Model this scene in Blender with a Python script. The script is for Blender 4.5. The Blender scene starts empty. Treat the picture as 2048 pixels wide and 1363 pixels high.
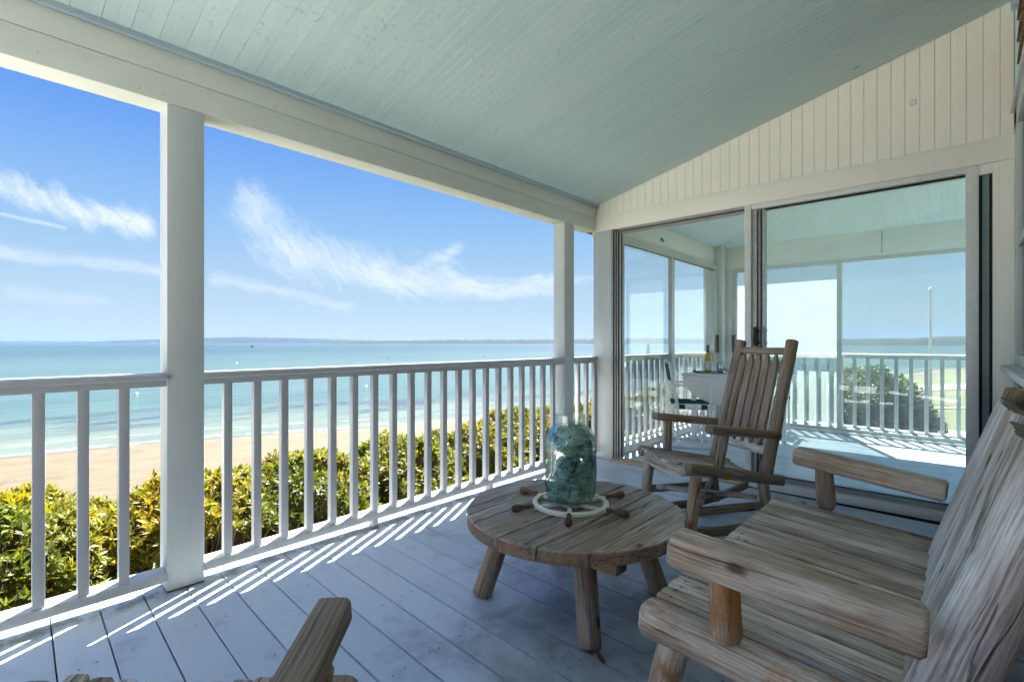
import bpy, bmesh, math, random
from mathutils import Vector, Matrix, noise as mnoise

scene = bpy.context.scene
R = math.radians
# ------------------------------------------------------------------ camera
TH = R(42.5)
cam_d = bpy.data.cameras.new("camera")
cam = bpy.data.objects.new("camera", cam_d)
scene.collection.objects.link(cam)
cam.location = (0, 0, 1.1)
cam.rotation_euler = (R(90), 0, TH - R(90))
cam_d.sensor_width = 36
cam_d.lens = 990 / 2048 * 36
cam_d.shift_y = 2.5 / 2048
cam_d.clip_start = 0.02
cam_d.clip_end = 30000
scene.camera = cam
# ------------------------------------------------------------------ light
SUN = Vector((0.62, 0.335, 1.0)).normalized()
SUN_EL = math.asin(SUN.z)
SUN_AZ = math.atan2(SUN.x, SUN.y)
sd = bpy.data.lights.new("sun", 'SUN')
sd.energy = 5.0
sd.angle = R(0.5)
sd.color = (1.0, 0.955, 0.88)
so = bpy.data.objects.new("sun", sd)
so.rotation_euler = SUN.to_track_quat('Z', 'Y').to_euler()
so.location = (20, 10, 30)
scene.collection.objects.link(so)
scene.view_settings.view_transform = 'Standard'
scene.view_settings.look = 'None'
scene.view_settings.gamma = 1.0
scene.view_settings.exposure = 3.22
scene.view_settings.use_curve_mapping = False
scene.cycles.max_bounces = 10
scene.cycles.diffuse_bounces = 6
scene.cycles.glossy_bounces = 4
scene.cycles.transmission_bounces = 8
scene.cycles.transparent_max_bounces = 24
scene.cycles.caustics_reflective = False
scene.cycles.caustics_refractive = False
scene.cycles.sample_clamp_indirect = 6
try:
    scene.cycles.use_denoising = True
    scene.cycles.denoiser = 'OPENIMAGEDENOISE'
except Exception:
    pass

# ------------------------------------------------------------------ node helper
class NT:
    def __init__(s, tree):
        s.t = tree; s.n = tree.nodes; s.l = tree.links
    def node(s, typ, **kw):
        nd = s.n.new(typ)
        for k, v in kw.items():
            setattr(nd, k, v)
        return nd
    def put(s, sock, v):
        if v is None: return
        if hasattr(v, 'links') or isinstance(v, bpy.types.NodeSocket):
            s.l.new(v, sock)
        else:
            if sock.type == 'RGBA' and len(v) == 3: v = (*v, 1)
            sock.default_value = v
    def math(s, op, a, b=None, c=None, clamp=False):
        nd = s.node('ShaderNodeMath', operation=op, use_clamp=clamp)
        s.put(nd.inputs[0], a); s.put(nd.inputs[1], b); s.put(nd.inputs[2], c)
        return nd.outputs[0]
    def vmath(s, op, a, b=None, scale=None):
        nd = s.node('ShaderNodeVectorMath', operation=op)
        s.put(nd.inputs[0], a); s.put(nd.inputs[1], b)
        if scale is not None: s.put(nd.inputs['Scale'], scale)
        return nd.outputs['Value'] if op in ('DOT_PRODUCT', 'LENGTH', 'DISTANCE') else nd.outputs['Vector']
    def mapr(s, v, a, b, c=0., d=1., smooth=False):
        nd = s.node('ShaderNodeMapRange', interpolation_type='SMOOTHSTEP' if smooth else 'LINEAR', clamp=True)
        for k, x in zip(('Value', 'From Min', 'From Max', 'To Min', 'To Max'), (v, a, b, c, d)): s.put(nd.inputs[k], x)
        return nd.outputs[0]
    def noise(s, vec, scale, detail=4, rough=.55, dist=0., col=False):
        nd = s.node('ShaderNodeTexNoise')
        s.put(nd.inputs['Vector'], vec); nd.inputs['Scale'].default_value = scale
        nd.inputs['Detail'].default_value = detail; nd.inputs['Roughness'].default_value = rough
        nd.inputs['Distortion'].default_value = dist
        return nd.outputs['Color'] if col else nd.outputs[0]
    def voro(s, vec, scale, feature='F1'):
        nd = s.node('ShaderNodeTexVoronoi', feature=feature)
        s.put(nd.inputs['Vector'], vec); nd.inputs['Scale'].default_value = scale
        return nd.outputs['Distance']
    def mapping(s, vec, scale=(1, 1, 1), loc=(0, 0, 0), rot=(0, 0, 0)):
        nd = s.node('ShaderNodeMapping')
        s.put(nd.inputs['Vector'], vec)
        s.put(nd.inputs['Scale'], scale); s.put(nd.inputs['Location'], loc); s.put(nd.inputs['Rotation'], rot)
        return nd.outputs[0]
    def mix(s, f, a, b, blend='MIX'):
        nd = s.node('ShaderNodeMix', data_type='RGBA', blend_type=blend)
        s.put(nd.inputs[0], f); s.put(nd.inputs[6], a); s.put(nd.inputs[7], b)
        return nd.outputs[2]
    def ramp(s, f, stops):
        nd = s.node('ShaderNodeValToRGB')
        e = nd.color_ramp.elements
        while len(e) < len(stops): e.new(0.5)
        for k, (p, c) in enumerate(stops):
            e[k].position = p; e[k].color = (*c, 1)
        s.put(nd.inputs[0], f)
        return nd.outputs[0]
    def bump(s, h, strength, dist=0.01, normal=None):
        nd = s.node('ShaderNodeBump')
        nd.inputs['Strength'].default_value = strength; nd.inputs['Distance'].default_value = dist
        s.put(nd.inputs['Height'], h); s.put(nd.inputs['Normal'], normal)
        return nd.outputs[0]
    def tc(s, which='Object'):
        return s.node('ShaderNodeTexCoord').outputs[which]
    def objrand(s):
        return s.node('ShaderNodeObjectInfo').outputs['Random']
    def island(s):
        return s.node('ShaderNodeNewGeometry').outputs['Random Per Island']
    def sep(s, v):
        return s.node('ShaderNodeSeparateXYZ') if False else s._sep(v)
    def _sep(s, v):
        nd = s.node('ShaderNodeSeparateXYZ'); s.put(nd.inputs[0], v); return nd.outputs
    def comb(s, x, y, z):
        nd = s.node('ShaderNodeCombineXYZ'); s.put(nd.inputs[0], x); s.put(nd.inputs[1], y); s.put(nd.inputs[2], z); return nd.outputs[0]

def material(name):
    m = bpy.data.materials.new(name); m.use_nodes = True
    t = NT(m.node_tree)
    b = m.node_tree.nodes['Principled BSDF']
    return m, t, b

def setp(t, b, color=None, rough=None, normal=None, spec=None, metal=None):
    if color is not None: t.put(b.inputs['Base Color'], color)
    if rough is not None: t.put(b.inputs['Roughness'], rough)
    if normal is not None: t.put(b.inputs['Normal'], normal)
    if spec is not None: t.put(b.inputs['Specular IOR Level'], spec)
    if metal is not None: t.put(b.inputs['Metallic'], metal)

# ------------------------------------------------------------------ world: sky with cirrus
def azel(u, v):
    a = (u - 1024) / 990.; bb = (684 - v) / 990.
    return (TH - math.atan(a), math.atan2(bb, math.sqrt(1 + a * a)))

world = bpy.data.worlds.new("World"); scene.world = world; world.use_nodes = True
wt = NT(world.node_tree)
bg = world.node_tree.nodes['Background']
sky = wt.node('ShaderNodeTexSky', sky_type='NISHITA')
sky.sun_disc = False
sky.sun_elevation = SUN_EL
sky.sun_rotation = SUN_AZ
sky.air_density = 1.0; sky.dust_density = 0.6; sky.ozone_density = 2.5
gen = wt.tc('Generated')
sx, sy, sz = wt._sep(gen)
az = wt.math('ARCTAN2', sy, sx)
el = wt.math('ARCSINE', sz)
pcoord = wt.comb(az, el, 0.0)
WOB = wt.vmath('SUBTRACT', wt.noise(pcoord, 20, 6, .66, col=True), (.5, .5, .5))
SOFTN = wt.noise(wt.mapping(pcoord, loc=(0, 3.3, 0)), 9, 2, .5)
WISP = {}
def wisp(deg, nscale):
    if (deg, nscale) not in WISP:
        q = wt.vmath('ADD', pcoord, wt.vmath('SCALE', WOB, scale=.05))
        rotd = wt.mapping(q, rot=(0, 0, -R(deg)))
        n1 = wt.noise(wt.mapping(rotd, scale=(.15, 1.9, 1), loc=(deg * .37, 0, 0)), nscale * 1.8, 8, .68, .7)
        WISP[(deg, nscale)] = wt.math('ADD', wt.math('MULTIPLY', n1, .75), wt.math('MULTIPLY', SOFTN, .25))
    return WISP[(deg, nscale)]
def streak(pts, width, soft, dens, feather_deg, seed, nscale=26., thr=(.42, .74)):
    """a cirrus band along directions pts; wisps drawn out along feather_deg"""
    out = None
    A = [Vector((*azel(*p), 0)) for p in pts]
    q = wt.vmath('ADD', pcoord, wt.vmath('SCALE', WOB, scale=width * 2.2))
    for k in range(len(A) - 1):
        d = A[k + 1] - A[k]; L = d.length; d = d / L; nrm = Vector((-d.y, d.x, 0))
        rel = wt.vmath('SUBTRACT', q, tuple(A[k]))
        s_ = wt.math('DIVIDE', wt.vmath('DOT_PRODUCT', rel, tuple(d)), L)
        t_ = wt.math('ABSOLUTE', wt.vmath('DOT_PRODUCT', rel, tuple(nrm)))
        sc = wt.math('SUBTRACT', s_, wt.math('MINIMUM', wt.math('MAXIMUM', s_, 0.0), 1.0))
        along = wt.math('MULTIPLY', wt.math('ABSOLUTE', sc), L)
        dist = wt.math('SQRT', wt.math('ADD', wt.math('MULTIPLY', t_, t_), wt.math('MULTIPLY', along, along)))
        mk = wt.mapr(dist, width * (1 + soft), width * .05, 0, 1, True)
        out = mk if out is None else wt.math('MAXIMUM', out, mk)
    n1 = wisp(-130 if feather_deg > -140 else (-153 if feather_deg > -160 else -177), nscale if nscale == 24. else (24. if feather_deg > -160 else 18.))
    shaped = wt.mapr(wt.math('ADD', n1, wt.math('MULTIPLY', wt.math('SUBTRACT', out, 1.0), .32)), thr[0] - .1, thr[1], 0, 1)
    return wt.math('MULTIPLY', wt.math('MULTIPLY', shaped, wt.math('POWER', out, .6)), dens)
cl = None
for args in (
    ([(515, 420), (560, 490), (640, 525), (760, 540)], .035, 1.3, .78, -128, 1.3, 24., (.36, .66)),
    ([(700, 535), (800, 560), (890, 560)], .031, 1.3, .78, -150, 2.7, 24., (.36, .66)),
    ([(800, 550), (860, 525), (915, 498)], .013, 1.3, .6, -155, 4.1, 24., (.38, .66)),
    ([(900, 570), (1000, 578), (1100, 572)], .022, .9, .9, -178, 5.2, 20., (.36, .66)),
    ([(-60, 345), (60, 385), (150, 420), (280, 450)],  .016, 1.3, .95, -135, 6.6, 30., (.36, .66)),
    ([(-40, 500), (160, 520), (330, 545)], .012, .9, .55, -176, 7.4, 16., (.36, .66)),
    ([(-60, 412), (130, 455)], .003, .8, .45, -165, 8.8, 14., (.3, .6)),
    ([(20, 585), (210, 600)], .010, .9, .35, -178, 9.4, 16., (.36, .66)),
    ([(430, 555), (600, 590), (700, 615)], .012, .9, .40, -172, 10.5, 16., (.36, .66)),
    ([(1150, 560), (1195, 550)], .008, .9, .4, -178, 11.2, 16., (.36, .66)),
):
    c_ = streak(*args)
    cl = c_ if cl is None else wt.math('MAXIMUM', cl, c_)
cl = wt.math('MINIMUM', cl, .93)
# thin milky veil close to the horizon
skyc = wt.node('ShaderNodeHueSaturation')
skyc.inputs['Saturation'].default_value = 1.18
wt.put(skyc.inputs['Color'], sky.outputs[0])
low = wt.ramp(wt.mapr(el, R(0), R(40)), [(0, (1.46, 1.72, 1.80)), (.10, (1.13, 1.54, 1.85)), (.30, (.66, 1.21, 1.94)), (.55, (.26, .73, 1.95)), (.75, (.16, .52, 1.90)), (1, (.14, .49, 1.86))])
skycol = wt.mix(wt.mapr(el, R(24), R(46), 0, 1, True), low, skyc.outputs[0])
skycol = wt.mix(cl, skycol, (2.3, 2.4, 2.52))
# below the horizon
skycol = wt.mix(wt.math('LESS_THAN', el, R(-.6)), skycol, (.9, 1.5, 1.9))
wt.put(bg.inputs['Color'], skycol)
bg.inputs['Strength'].default_value = 0.05

# ------------------------------------------------------------------ geometry helpers
COL = scene.collection
def link(o): COL.objects.link(o)
def children(o): return [c for c in bpy.data.objects if c.parent == o]

def tag(o, label=None, cat=None, group=None, kind=None):
    if label: o['label'] = label
    if cat: o['category'] = cat
    if group: o['group'] = group
    if kind: o['kind'] = kind
    return o

def empty(name, label, cat, loc=(0, 0, 0), rz=0., group=None):
    o = bpy.data.objects.new(name, None); link(o)
    o.empty_display_size = .1
    o.location = loc; o.rotation_euler = (0, 0, rz)
    return tag(o, label, cat, group)

def copy_tree(o, parent=None):
    kids = children(o)
    c = o.copy(); link(c)
    if parent is not None: c.parent = parent
    for k in kids: copy_tree(k, c)
    return c

class MB:
    def __init__(s): s.v = []; s.f = []; s.m = []
    def add(s, vs, fs, mi=0, M=None):
        n = len(s.v)
        for p in vs:
            p = Vector(p)
            s.v.append(M @ p if M is not None else p)
        for f in fs:
            s.f.append([i + n for i in f]); s.m.append(mi)
        return s
    def box(s, x0, x1, y0, y1, z0, z1, mi=0, M=None, bev=0.):
        if bev <= 0:
            vs = [(x, y, z) for x in (x0, x1) for y in (y0, y1) for z in (z0, z1)]
            fs = [(0, 1, 3, 2), (4, 6, 7, 5), (0, 4, 5, 1), (2, 3, 7, 6), (0, 2, 6, 4), (1, 5, 7, 3)]
            return s.add(vs, fs, mi, M)
        bm = bmesh.new()
        bmesh.ops.create_cube(bm, size=1)
        for w in bm.verts:
            w.co = ((x0 + x1) / 2 + w.co.x * (x1 - x0), (y0 + y1) / 2 + w.co.y * (y1 - y0), (z0 + z1) / 2 + w.co.z * (z1 - z0))
        bmesh.ops.bevel(bm, geom=list(bm.edges), offset=bev, segments=2, affect='EDGES', profile=.5)
        bm.verts.index_update()
        s.add([w.co.copy() for w in bm.verts], [[w.index for w in f.verts] for f in bm.faces], mi, M)
        bm.free(); return s
    def prism(s, poly, axis, a0, a1, mi=0):
        """poly in the two other axes, extruded along axis"""
        n = len(poly)
        def P(p, a):
            return {'x': (a, p[0], p[1]), 'y': (p[0], a, p[1]), 'z': (p[0], p[1], a)}[axis]
        vs = [P(p, a0) for p in poly] + [P(p, a1) for p in poly]
        fs = [list(range(n))[::-1], list(range(n, 2 * n))] + [(i, (i + 1) % n, n + (i + 1) % n, n + i) for i in range(n)]
        return s.add(vs, fs, mi)
    def tube(s, p0, p1, r0, r1=None, n=8, mi=0, cap=True):
        r1 = r0 if r1 is None else r1
        p0 = Vector(p0); p1 = Vector(p1)
        q = (p1 - p0).to_track_quat('Z', 'Y').to_matrix()
        vs = []
        for p, r in ((p0, r0), (p1, r1)):
            for k in range(n):
                a = 2 * math.pi * k / n
                vs.append(p + q @ Vector((r * math.cos(a), r * math.sin(a), 0)))
        fs = [(k, (k + 1) % n, n + (k + 1) % n, n + k) for k in range(n)]
        if cap: fs += [list(range(n))[::-1], list(range(n, 2 * n))]
        return s.add(vs, fs, mi)
    def path(s, pts, r, n=8, mi=0):
        for a, b in zip(pts[:-1], pts[1:]): s.tube(a, b, r, r, n, mi)
        return s
    def lathe(s, prof, n=32, mi=0, M=None, closed=False):
        vs = []; fs = []
        for (r, z) in prof:
            for k in range(n):
                a = 2 * math.pi * k / n
                vs.append((r * math.cos(a), r * math.sin(a), z))
        m = len(prof)
        for i in range(m - 1):
            for k in range(n):
                fs.append((i * n + k, i * n + (k + 1) % n, (i + 1) * n + (k + 1) % n, (i + 1) * n + k))
        if not closed:
            if prof[0][0] > 1e-4: fs.append(list(range(n))[::-1])
            if prof[-1][0] > 1e-4: fs.append([(m - 1) * n + k for k in range(n)])
        return s.add(vs, fs, mi, M)
    def build(s, name, mats, parent=None, smooth=35, M=None, kind=None):
        me = bpy.data.meshes.new(name)
        me.from_pydata([tuple(p) for p in s.v], [], s.f)
        if not isinstance(mats, (list, tuple)): mats = [mats]
        for m in mats: me.materials.append(m)
        if len(mats) > 1: me.polygons.foreach_set('material_index', s.m)
        me.update()
        bm = bmesh.new(); bm.from_mesh(me)
        bmesh.ops.recalc_face_normals(bm, faces=bm.faces[:])
        bm.to_mesh(me); bm.free()
        if smooth:
            me.shade_smooth()
            me.set_sharp_from_angle(angle=R(smooth))
        o = bpy.data.objects.new(name, me); link(o)
        if M is not None: o.matrix_basis = M
        if parent is not None: o.parent = parent
        if kind: o['kind'] = kind
        return o

def frame(p0, p1, up=(0, 0, 1)):
    """matrix whose local z runs p0 -> p1, local y as close to up as it can"""
    p0 = Vector(p0); p1 = Vector(p1)
    z = (p1 - p0).normalized(); up = Vector(up)
    if abs(z.dot(up)) > .98: up = Vector((0, 1, 0))
    x = up.cross(z).normalized(); y = z.cross(x)
    M = Matrix((x, y, z)).transposed().to_4x4(); M.translation = p0
    return M, (p1 - p0).length

def sweep(prof, L, rings=10, amp=.0, seed=0., cham=.004, taper=(1., 1.), bend=0., furrow=0., tipr=None):
    """profile swept along z with noise, chamfered ends"""
    mb = MB(); n = len(prof); vs = []; fs = []
    zs = [0., cham] + [cham + (L - 2 * cham) * k / rings for k in range(1, rings)] + [L - cham, L]
    rmax = max(math.hypot(*p) for p in prof)
    for i, z in enumerate(zs):
        t = z / L
        k = taper[0] + (taper[1] - taper[0]) * t
        if i in (0, len(zs) - 1): k *= max(.5, 1 - cham / rmax)
        if tipr and t < tipr[0]: k *= tipr[1] + (1 - tipr[1]) * (t / tipr[0])
        ox = bend * (4 * t * (1 - t)) * (1 if seed % 2 < 1 else -1)
        for (x, y) in prof:
            d = 1.
            if amp:
                d += amp * (mnoise.noise(Vector((x / rmax * .9 + seed * 7.1, y / rmax * .9, z * 5 + seed))) + .5 * mnoise.noise(Vector((x / rmax * 2.2 - seed * 3, y / rmax * 2.2, z * 12))))
            if furrow:
                d += furrow * mnoise.noise(Vector((x / rmax * 5. + seed * 5.3, y / rmax * 5., z * 1.2)))
            vs.append((x * k * d + ox, y * k * d, z))
    m = len(zs)
    for i in range(m - 1):
        for j in range(n):
            fs.append((i * n + j, i * n + (j + 1) % n, (i + 1) * n + (j + 1) % n, (i + 1) * n + j))
    fs.append(list(range(n))[::-1]); fs.append([(m - 1) * n + j for j in range(n)])
    return mb.add(vs, fs)

def circ(r, n=20, flat=None):
    pts = []
    for k in range(n):
        a = 2 * math.pi * k / n
        x, y = r * math.cos(a), r * math.sin(a)
        if flat is not None: y = min(y, flat)
        pts.append((x, y))
    return pts
def rrect(w, h, r, n=3):
    pts = []
    for cx, cy, a0 in ((w / 2 - r, h / 2 - r, 0), (-w / 2 + r, h / 2 - r, 90), (-w / 2 + r, -h / 2 + r, 180), (w / 2 - r, -h / 2 + r, 270)):
        for k in range(n + 1):
            a = R(a0 + 90 * k / n); pts.append((cx + r * math.cos(a), cy + r * math.sin(a)))
    return pts
def mat_end():
    m, t, b = material("end_grain")
    o = t.tc()
    x, y, z = t._sep(t.vmath('ADD', o, t.vmath('SCALE', t.vmath('SUBTRACT', t.noise(o, 25, 3, .6, col=True), (.5, .5, .5)), scale=.012)))
    rr = t.math('SQRT', t.math('ADD', t.math('MULTIPLY', x, x), t.math('MULTIPLY', y, y)))
    ring = t.math('SINE', t.math('MULTIPLY', rr, 1500.))
    n = t.noise(o, 60, 5, .7)
    ang = t.math('ARCTAN2', y, x)
    crk = t.math('MULTIPLY', t.mapr(t.math('ABSOLUTE', t.math('SINE', t.math('ADD', t.math('MULTIPLY', ang, 1.5), t.objrand()))), .10, .0), t.mapr(rr, .045, .01))
    c = t.mix(t.mapr(ring, -1, 1, 0, .5), (.24, .17, .115), (.10, .065, .042))
    c = t.mix(t.mapr(n, .4, .65, 0, .6), c, (.30, .25, .21))
    c = t.mix(crk, c, (.012, .009, .007))
    setp(t, b, c, .85, t.bump(t.math('SUBTRACT', n, crk), .6, .003), .2)
    return m
M_end = mat_end()
_seed = [0.]
def log(name, p0, p1, r0, mat, parent, r1=None, amp=.07, prof=None, up=(0, 0, 1), rings=10, cham=.005, bend=0., furrow=0., tipr=None, n=20):
    _seed[0] += 1.37
    M, L = frame(p0, p1, up)
    prof = prof or circ(r0, n)
    mb = sweep(prof, L, rings, amp, _seed[0], cham, (1., (r1 / r0) if r1 else 1.), bend, furrow, tipr)
    if amp == 0: return mb.build(name, mat, parent, 50, M)
    mb.m[-1] = 1; mb.m[-2] = 1
    return mb.build(name, [mat, M_end], parent, 50, M)

# ------------------------------------------------------------------ materials
def mat_paint(name, col, rough=.45, bump=.15, dirt=.12, grain='z', spec=.4, chips=0.):
    m, t, b = material(name)
    o = t.tc()
    sc = {'x': (1.2, 18, 18), 'y': (18, 1.2, 18), 'z': (18, 18, 1.2)}[grain]
    g = t.noise(t.mapping(o, scale=sc), 5, 5, .6)
    big = t.noise(o, 2.3, 5, .6)
    sp = t.noise(o, 60, 3, .6)
    c = t.mix(t.math('MULTIPLY', t.mapr(big, .45, .75), dirt), col, tuple(x * .62 for x in col))
    c = t.mix(t.math('MULTIPLY', t.mapr(g, .5, .72), dirt * .8), c, tuple(x * .72 for x in col))
    c = t.mix(t.math('MULTIPLY', t.mapr(sp, .69, .72), dirt * 1.6), c, (.20, .18, .15))
    h = t.math('ADD', t.math('MULTIPLY', g, .6), t.math('MULTIPLY', sp, .25))
    if chips:
        k = t.noise(t.mapping(o, scale=(1, 1, 1)), 38, 4, .62, 1.2)
        zone = t.noise(o, 1.6, 3)
        chip = t.mapr(t.math('ADD', k, t.math('MULTIPLY', t.math('SUBTRACT', zone, .5), .25)), .665, .70)
        c = t.mix(t.math('MULTIPLY', chip, chips), c, tuple(x * .35 for x in col))
        h = t.math('SUBTRACT', h, chip)
    setp(t, b, c, t.mapr(g, .3, .7, rough - .08, rough + .1), t.bump(h, bump, .004), spec)
    return m

def mat_ceiling():
    m, t, b = material("ceiling_paint")
    o = t.tc()
    zone = t.noise(o, 1.1, 4, .6)
    # crinkled, flaking paint: short curls of lifted paint, denser in some zones
    w = t.noise(o, 22, 3, .5, col=True)
    q = t.vmath('ADD', o, t.vmath('SCALE', t.vmath('SUBTRACT', w, (.5, .5, .5)), scale=.03))
    v1 = t.voro(t.mapping(q, scale=(1., .7, 1.)), 17, 'DISTANCE_TO_EDGE')
    br = t.noise(o, 26, 3, .6)
    thr = t.mapr(zone, .40, .72, .64, .54)
    crack = t.math('MULTIPLY', t.mapr(v1, .035, .012), t.math('GREATER_THAN', br, thr))
    fl = t.noise(q, 55, 3, .6)
    fleck = t.mapr(t.math('ADD', fl, t.math('MULTIPLY', t.math('SUBTRACT', zone, .5), .3)), .70, .73)
    boardt = t.island()
    base = t.ramp(boardt, [(0, (.47, .60, .585)), (.5, (.495, .62, .61)), (1, (.515, .635, .615))])
    streaky = t.noise(t.mapping(o, scale=(16, .8, 3)), 3, 5, .65)
    c = t.mix(t.mapr(streaky, .5, .75, 0, .55), base, (.585, .645, .58))
    c = t.mix(t.mapr(t.noise(o, 2.6, 5, .6), .5, .8, 0, .4), c, (.43, .56, .58))
    mk = t.math('MAXIMUM', crack, fleck)
    bare = t.mapr(t.noise(t.mapping(o, scale=(2.2, .6, 1), loc=(3, 7, 0)), 5, 4, .65), .735, .75)
    c = t.mix(t.math('MULTIPLY', mk, .55), c, (.26, .36, .37))
    c = t.mix(t.math('MULTIPLY', bare, .8), c, (.15, .14, .12))
    h = t.math('SUBTRACT', t.math('ADD', t.math('MULTIPLY', t.noise(q, 40, 4, .6), .6), t.math('MULTIPLY', v1, 2.)), mk)
    setp(t, b, c, .6, t.bump(h, .28, .004), .25)
    return m

def mat_deck():
    m, t, b = material("deck_paint")
    o = t.tc()
    isl = t.island()
    base = t.ramp(isl, [(0, (.385, .45, .535)), (.5, (.43, .495, .58)), (1, (.475, .535, .61))])
    g = t.noise(t.mapping(o, scale=(20, .9, 4)), 4, 6, .65)
    x, y, z = t._sep(o)
    ob = t.vmath('ADD', o, t.comb(0., t.math('MULTIPLY', isl, 3.), t.math('MULTIPLY', isl, .35)))
    wear = t.noise(t.mapping(ob, scale=(1.6, .7, 1)), 2.4, 6, .7, .6)
    c = t.mix(t.mapr(wear, .5, .72, 0, .5), base, (.55, .60, .66))
    # dirt worked into the boards, most of it where the chairs and the table stand
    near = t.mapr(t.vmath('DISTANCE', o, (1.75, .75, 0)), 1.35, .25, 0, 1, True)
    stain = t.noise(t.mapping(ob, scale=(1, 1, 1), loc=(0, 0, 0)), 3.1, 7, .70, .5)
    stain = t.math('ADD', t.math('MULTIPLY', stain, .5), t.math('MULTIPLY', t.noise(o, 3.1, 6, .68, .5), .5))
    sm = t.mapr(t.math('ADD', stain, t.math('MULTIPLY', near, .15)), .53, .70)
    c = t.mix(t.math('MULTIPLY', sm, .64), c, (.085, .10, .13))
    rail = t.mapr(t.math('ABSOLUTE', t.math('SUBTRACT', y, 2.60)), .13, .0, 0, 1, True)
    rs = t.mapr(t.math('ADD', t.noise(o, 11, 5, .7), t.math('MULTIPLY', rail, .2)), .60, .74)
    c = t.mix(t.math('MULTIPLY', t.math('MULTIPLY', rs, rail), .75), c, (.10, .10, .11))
    sp = t.mapr(t.noise(o, 75, 3, .6), .70, .73)
    c = t.mix(t.math('MULTIPLY', sp, .5), c, (.08, .08, .09))
    c = t.mix(t.mapr(g, .60, .78, 0, .35), c, (.17, .20, .25))
    rough = t.mapr(t.math('ADD', wear, t.math('MULTIPLY', stain, .4)), .45, .95, .26, .50)
    h = t.math('ADD', t.math('MULTIPLY', g, .7), t.math('MULTIPLY', t.noise(o, 9, 4), .4))
    setp(t, b, c, rough, t.bump(h, .22, .004), .5)
    return m

def mat_wood(name, pale, mid, dark, brown_amt=.5, orange=0., crack=.8, scale=1., oth=(.42, .15, .035)):
    """weathered wood, grain along the object's own z"""
    m, t, b = material(name)
    o = t.tc()
    off = t.vmath('SCALE', t.comb(t.objrand(), t.objrand(), t.objrand()), scale=37.)
    il = t.math('MULTIPLY', t.island(), 11.)
    o2 = t.vmath('ADD', t.vmath('ADD', o, off), t.comb(il, il, il))
    ws = t.noise(t.mapping(o2, scale=(1, 1, .5)), 7 * scale, 3, .5, col=True)
    q = t.vmath('ADD', o2, t.vmath('SCALE', t.vmath('SUBTRACT', ws, (.5, .5, .5)), scale=.012 / scale))
    fine = t.noise(t.mapping(q, scale=(1, 1, .03)), 210 * scale, 4, .7)
    med = t.noise(t.mapping(q, scale=(1, 1, .09)), 26 * scale, 7, .72)
    big = t.noise(t.mapping(o2, scale=(1, 1, .4)), 6 * scale, 5, .62)
    c = t.ramp(med, [(.26, dark), (.44, mid), (.66, pale)])
    c = t.mix(t.mapr(fine, .34, .58, .6, 0), c, tuple(x * .30 for x in dark))
    br = t.mapr(big, .43, .60, 0, min(1., brown_amt * 1.35))
    gy = t.mapr(t.noise(t.mapping(o2, scale=(1, 1, .25), loc=(5, 3, 1)), 13 * scale, 5, .65), .50, .64, 0, .55)
    c = t.mix(gy, c, t.mix(fine, tuple(x * .55 for x in mid), tuple(.25 * (pale[0] + pale[1] + pale[2]) + .06 for _ in range(3))))
    c = t.mix(br, c, t.mix(fine, (.17, .09, .045), (.46, .29, .165)))
    ln = t.noise(t.mapping(q, scale=(1, 1, .022), loc=(2, 9, 4)), 125 * scale, 3, .55)
    c = t.mix(t.mapr(ln, .56, .64, 0, .62), c, tuple(x * .42 for x in dark))
    c = t.mix(t.mapr(ln, .43, .36, 0, .30), c, tuple(min(.85, x * 1.18) for x in pale))
    wash = t.noise(t.mapping(o2, scale=(1, 1, .5), loc=(8, 1, 6)), 3.6 * scale, 4, .6)
    c = t.mix(t.mapr(wash, .46, .62, 0, .55), c, t.mix(med, (.15, .085, .05), (.40, .27, .17)))
    tint = t.math('ADD', .78, t.math('MULTIPLY', t.island(), .44))
    c = t.mix(1.0, c, t.comb(tint, tint, tint), 'MULTIPLY')
    if orange:
        om = t.mapr(t.noise(t.mapping(o2, scale=(1, 1, .55)), 9 * scale, 5, .68, .6), .58 - .16 * orange, .70 - .16 * orange)
        c = t.mix(t.math('MULTIPLY', om, .88), c, t.mix(fine, tuple(x * .55 for x in oth), oth))
    # splits along the grain
    cr = t.noise(t.mapping(q, scale=(1, 1, .04)), 15 * scale, 3, .5)
    cm = t.math('MULTIPLY', t.mapr(t.math('ABSOLUTE', t.math('SUBTRACT', cr, .5)), .013, .003), t.mapr(big, .46, .54))
    c = t.mix(t.math('MULTIPLY', cm, crack), c, (.018, .013, .010))
    # knots and nail holes
    kw = t.noise(o2, 30 * scale, 3, .6, col=True)
    kd = t.voro(t.mapping(t.vmath('ADD', o2, t.vmath('SCALE', t.vmath('SUBTRACT', kw, (.5, .5, .5)), scale=.03 / scale)), scale=(1, 1, .6)), 6.5 * scale)
    kn = t.mapr(kd, .12, .05)
    c = t.mix(t.math('MULTIPLY', kn, .8), c, (.055, .032, .018))
    ring = t.math('SINE', t.math('MULTIPLY', kd, 160.))
    c = t.mix(t.math('MULTIPLY', t.mapr(kd, .20, .08), t.mapr(ring, .2, 1, 0, .3)), c, (.10, .06, .035))
    h = t.math('SUBTRACT', t.math('ADD', t.math('MULTIPLY', med, .8), t.math('MULTIPLY', fine, .5)), t.math('MULTIPLY', cm, 1.2))
    h = t.math('SUBTRACT', h, t.math('MULTIPLY', kn, .4))
    setp(t, b, c, t.mapr(fine, .3, .7, .62, .85), t.bump(h, .95, .006), .25)
    return m

def mat_simple(name, col, rough=.5, spec=.5, metal=0., var=.15, bump=.0, scale=25):
    m, t, b = material(name)
    o = t.tc()
    n = t.noise(o, scale, 4, .6)
    c = t.mix(t.mapr(n, .35, .7), tuple(x * (1 - var) for x in col), tuple(min(1, x * (1 + var)) for x in col))
    setp(t, b, c, rough, t.bump(n, bump, .003) if bump else None, spec, metal)
    return m

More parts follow.
